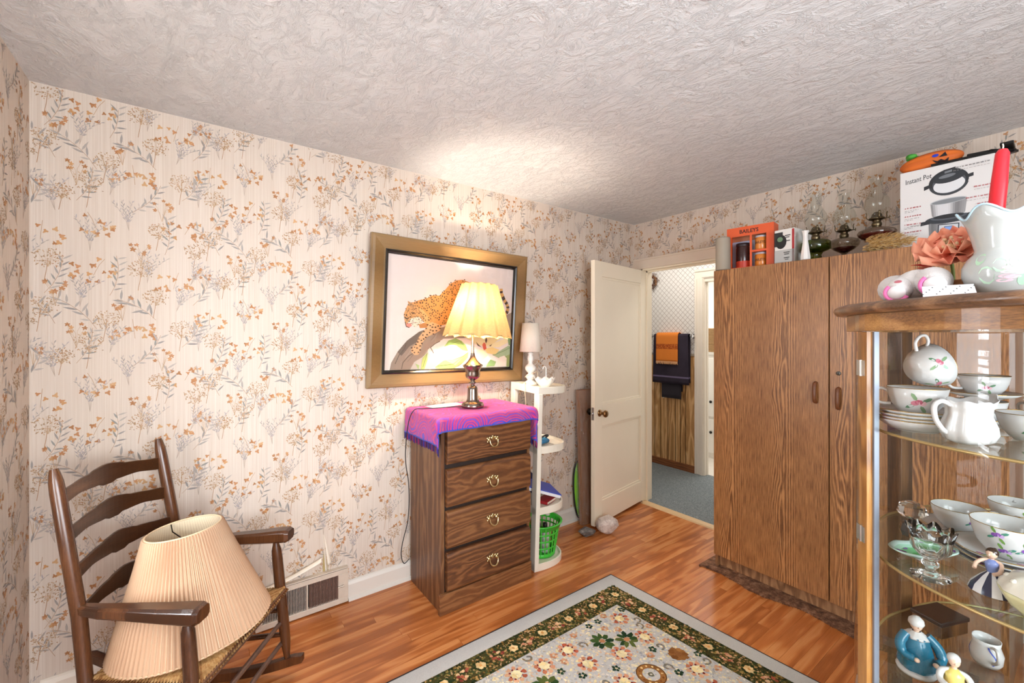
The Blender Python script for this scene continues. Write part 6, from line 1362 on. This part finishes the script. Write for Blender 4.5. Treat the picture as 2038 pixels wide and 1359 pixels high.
for a,z,q,c in ((2.85,.060,.012,'b5d8bd'),(2.55,.042,.015,'b9dcc2'),(3.35,.030,.009,'a9d4b4'),(3.15,.064,.008,'bfe0c6'),(2.35,.075,.010,'b3d8ba'),(3.55,.058,.009,'b5d8bd')):
    onshell(b,rf,z,a,[(q*.8*cos(k*.7),q*1.2*sin(k*.7)) for k in range(9)],c)
for a,z in ((3.05,.046),(3.0,.038),(3.12,.036),(2.95,.03),(3.08,.054)): onshell(b,rf,z,a,[(.012*cos(k*.7),.0035*sin(k*.7)) for k in range(9)],'e9c6d2')
b.build('painted_flowers',M_deco,va,kind='stuff')
M_red=mat('red_wax','d8202c',.32,var=.06,vs=10,bump=.02,sub=.0)
cd_=thing('red_candle','tall red taper candle standing in the white ruffled vase','candle',(1.304,.134,ZC+.028),rot=(R(3.6),R(5.0),0))
MB().lathe([(0,0),(.0105,0),(.0125,.01),(.0125,.20),(.0105,.268),(.007,.276),(0,.279)],20).build('wax_taper',M_red,cd_); MB().tube([(0,0,.277),(.001,0,.284),(.002,.001,.289)],.0012,5).build('wick',mat('wick','e9dccb',.9),cd_)
fl_=thing('silk_flower','big peach silk rose with orange leaves in a small brown pot on the cabinet','flower',(1.418,.200,ZC))
MB().lathe([(0,0),(.024,0),(.026,.004),(.033,.046),(.035,.05),(.030,.05),(.028,.044),(0,.04)],24).build('brown_pot',mat('brown_pot','a0683e',.5),fl_); 
MB().tube(smooth([(0,0,.04),(-.01,.0,.075),(-.025,.002,.105)]),.0035,7).build('flower_stem',mat('stem_green','6a7a3a',.6),fl_)
M_pe=mat('peach_silk','eaa184',.7,var=.18,vs=22,bump=.05); M_pe2=mat('coral_silk','e2866c',.7,var=.2,vs=22); M_rd=mat('red_silk','c8322e',.7,var=.2,vs=22)
FCn=Vector((-.028,.002,.112)); FX=Mat(FCn,(R(0),R(-42),R(0)))
def petal(L,w_,cup_,az,el,m):
    def f(a,t):
        u=a-.5; x=L*t; y=w_*u*2*(sin(PI*min(.97,.12+t*.80)))**.7; z=cup_*(t*t)-.35*w_*(u*2)**2*(1-t)*.8+.010*sin(u*9)*t*t
        v_=Matrix.Rotation(az,3,'Z')@(Matrix.Rotation(-el,3,'Y')@Vector((x,y,z))); return FX@v_
    MB().grid(f,8,8).build('petal',m,fl_,solid=.0012)
for k in range(6): petal(.066,.036,.014,k*1.05+.2,R(8),M_pe if k%3 else M_pe2)
for k in range(5): petal(.056,.030,.012,k*1.257+.6,R(32),M_pe)
for k in range(4): petal(.042,.024,.010,k*1.57+.2,R(54),M_pe2 if k%2 else M_pe)
b=MB()
for k in range(26): a=random.uniform(0,6.28); q=.020*math.sqrt(random.random()); b.ball(FX@Vector((q*cos(a),q*sin(a),.026+random.uniform(-.004,.008))),.0055,6,4)
b.build('flower_centre',mat('pale_seeds','e7c9a0',.6,var=.3,vs=90),fl_,kind='stuff')
def lf(c0,az,el,L,w_,m):
    M_=Mat(c0,(0,-el,az)); MB().grid(lambda a,t:M_@Vector((L*t,w_*(a-.5)*2*sin(PI*(.06+.94*t)),.006*sin(t*3))),4,6).build('silk_leaf',m,fl_,solid=.0008)
for (c0,az,el,L,w_,m) in (((-.02,.03,.080),2.2,.2,.045,.013,M_rd),((-.02,.035,.072),2.7,.25,.04,.014,M_pe2),((-.015,.038,.064),2.0,.1,.036,.012,M_rd),((.01,-.03,.105),-1.2,.3,.045,.016,M_rd),((.0,-.035,.085),-1.8,.0,.05,.017,M_rd),((-.03,.03,.09),2.5,.5,.03,.010,M_rd)): lf(c0,az,el,L,w_,m)
# plush toy lying on its back with its feet to the front
n=NT('speckled_plush'); v=n.coord('Object'); vd=n.vor(v,26); vc_=n.vor(v,26,out='Color'); sp=n.t.nodes.new('ShaderNodeSeparateColor'); n.l(vc_,sp.inputs[0])
dot=n.math('MULTIPLY',n.ramp(vd,[(.20,(1.,1.,1.)),(.24,(0,0,0))]),n.ramp(sp.outputs[1],[(.50,(0,0,0)),(.52,(1.,1.,1.))]))
cc=n.ramp(sp.outputs[0],[(.0,'3f8f96'),(.3,'b44a5a'),(.5,'7a7a88'),(.7,'d85a9a'),(.9,'4a6a8a')],'CONSTANT'); n.set(col=n.mix(dot,'d2cecc',cc),rough=.9,sheen=.3); n.bump(n.noise(v,260,3),.5,.004); M_plush=n.m
py=thing('plush_toy','white speckled plush toy lying with its pink soled feet at the cabinet edge','toy',(1.30,.232,ZC)); b=MB()
b.ball((.034,.014,.038),(.036,.042,.037),20,12); b.ball((.072,.060,.036),(.033,.036,.034),16,10)
MB_=b; py_o=b.build('plush_body',M_plush,py)
def leg(p0,p1,r0,r1,nm='leg'):
    P=[Vector(p0).lerp(Vector(p1),t) for t in (0,.12,.3,.5,.7,.88,1)]; rr_=[r0*.55,r0*.9,r0,(r0+r1)/2,r1,r1*.8,r1*.35]; b=MB(); b.tube(P,rr_,16); return b.build(nm,M_plush,py,sub=1)
L1=leg((.04,.040,.040),(-.030,.038,.020),.026,.024); L2=leg((.035,-.008,.046),(-.026,-.024,.032),.036,.027)
M_pk=mat('hot_pink_plush','e87ab4',.85,var=.12,vs=40); M_sole=mat('white_sole','e0dbdb',.85)
for o_,c,r_ in ((L1,(-.030,.038,.020),.0185),(L2,(-.027,-.024,.032),.022)):
    M_=Mat(c,(0,R(-100),R(4))); b=MB(); b.tube([M_@Vector((r_*cos(k*PI/14),r_*1.05*sin(k*PI/14),.001)) for k in range(3,20)],.0040,7); b.build('pink_sole_ring',M_pk,o_); b=MB(); b.ball((0,0,0),(r_*.85,r_*.9,.008),14,8); b.xf(lambda p:M_@p); b.build('white_sole',M_sole,o_)
cdp=thing('written_card','white card with dark handwriting propped under the plush toy','card',(1.205,.178,ZC+.0005),rot=(0,R(-26),R(12)))
MB().box(0,.060,-.040,.036,0,.0012).build('card_sheet',M_wcard,cdp); b=MB()
for i in range(16): b.poly([(.012+.012*(i%4)+q[0],.034-.005*i+q[1],.0014) for q in ((0,0),(.005,.001),(.004,.0025),(.0005,.002))],lin('333333'))
b.build('handwriting',M_ink,cdp,kind='stuff')
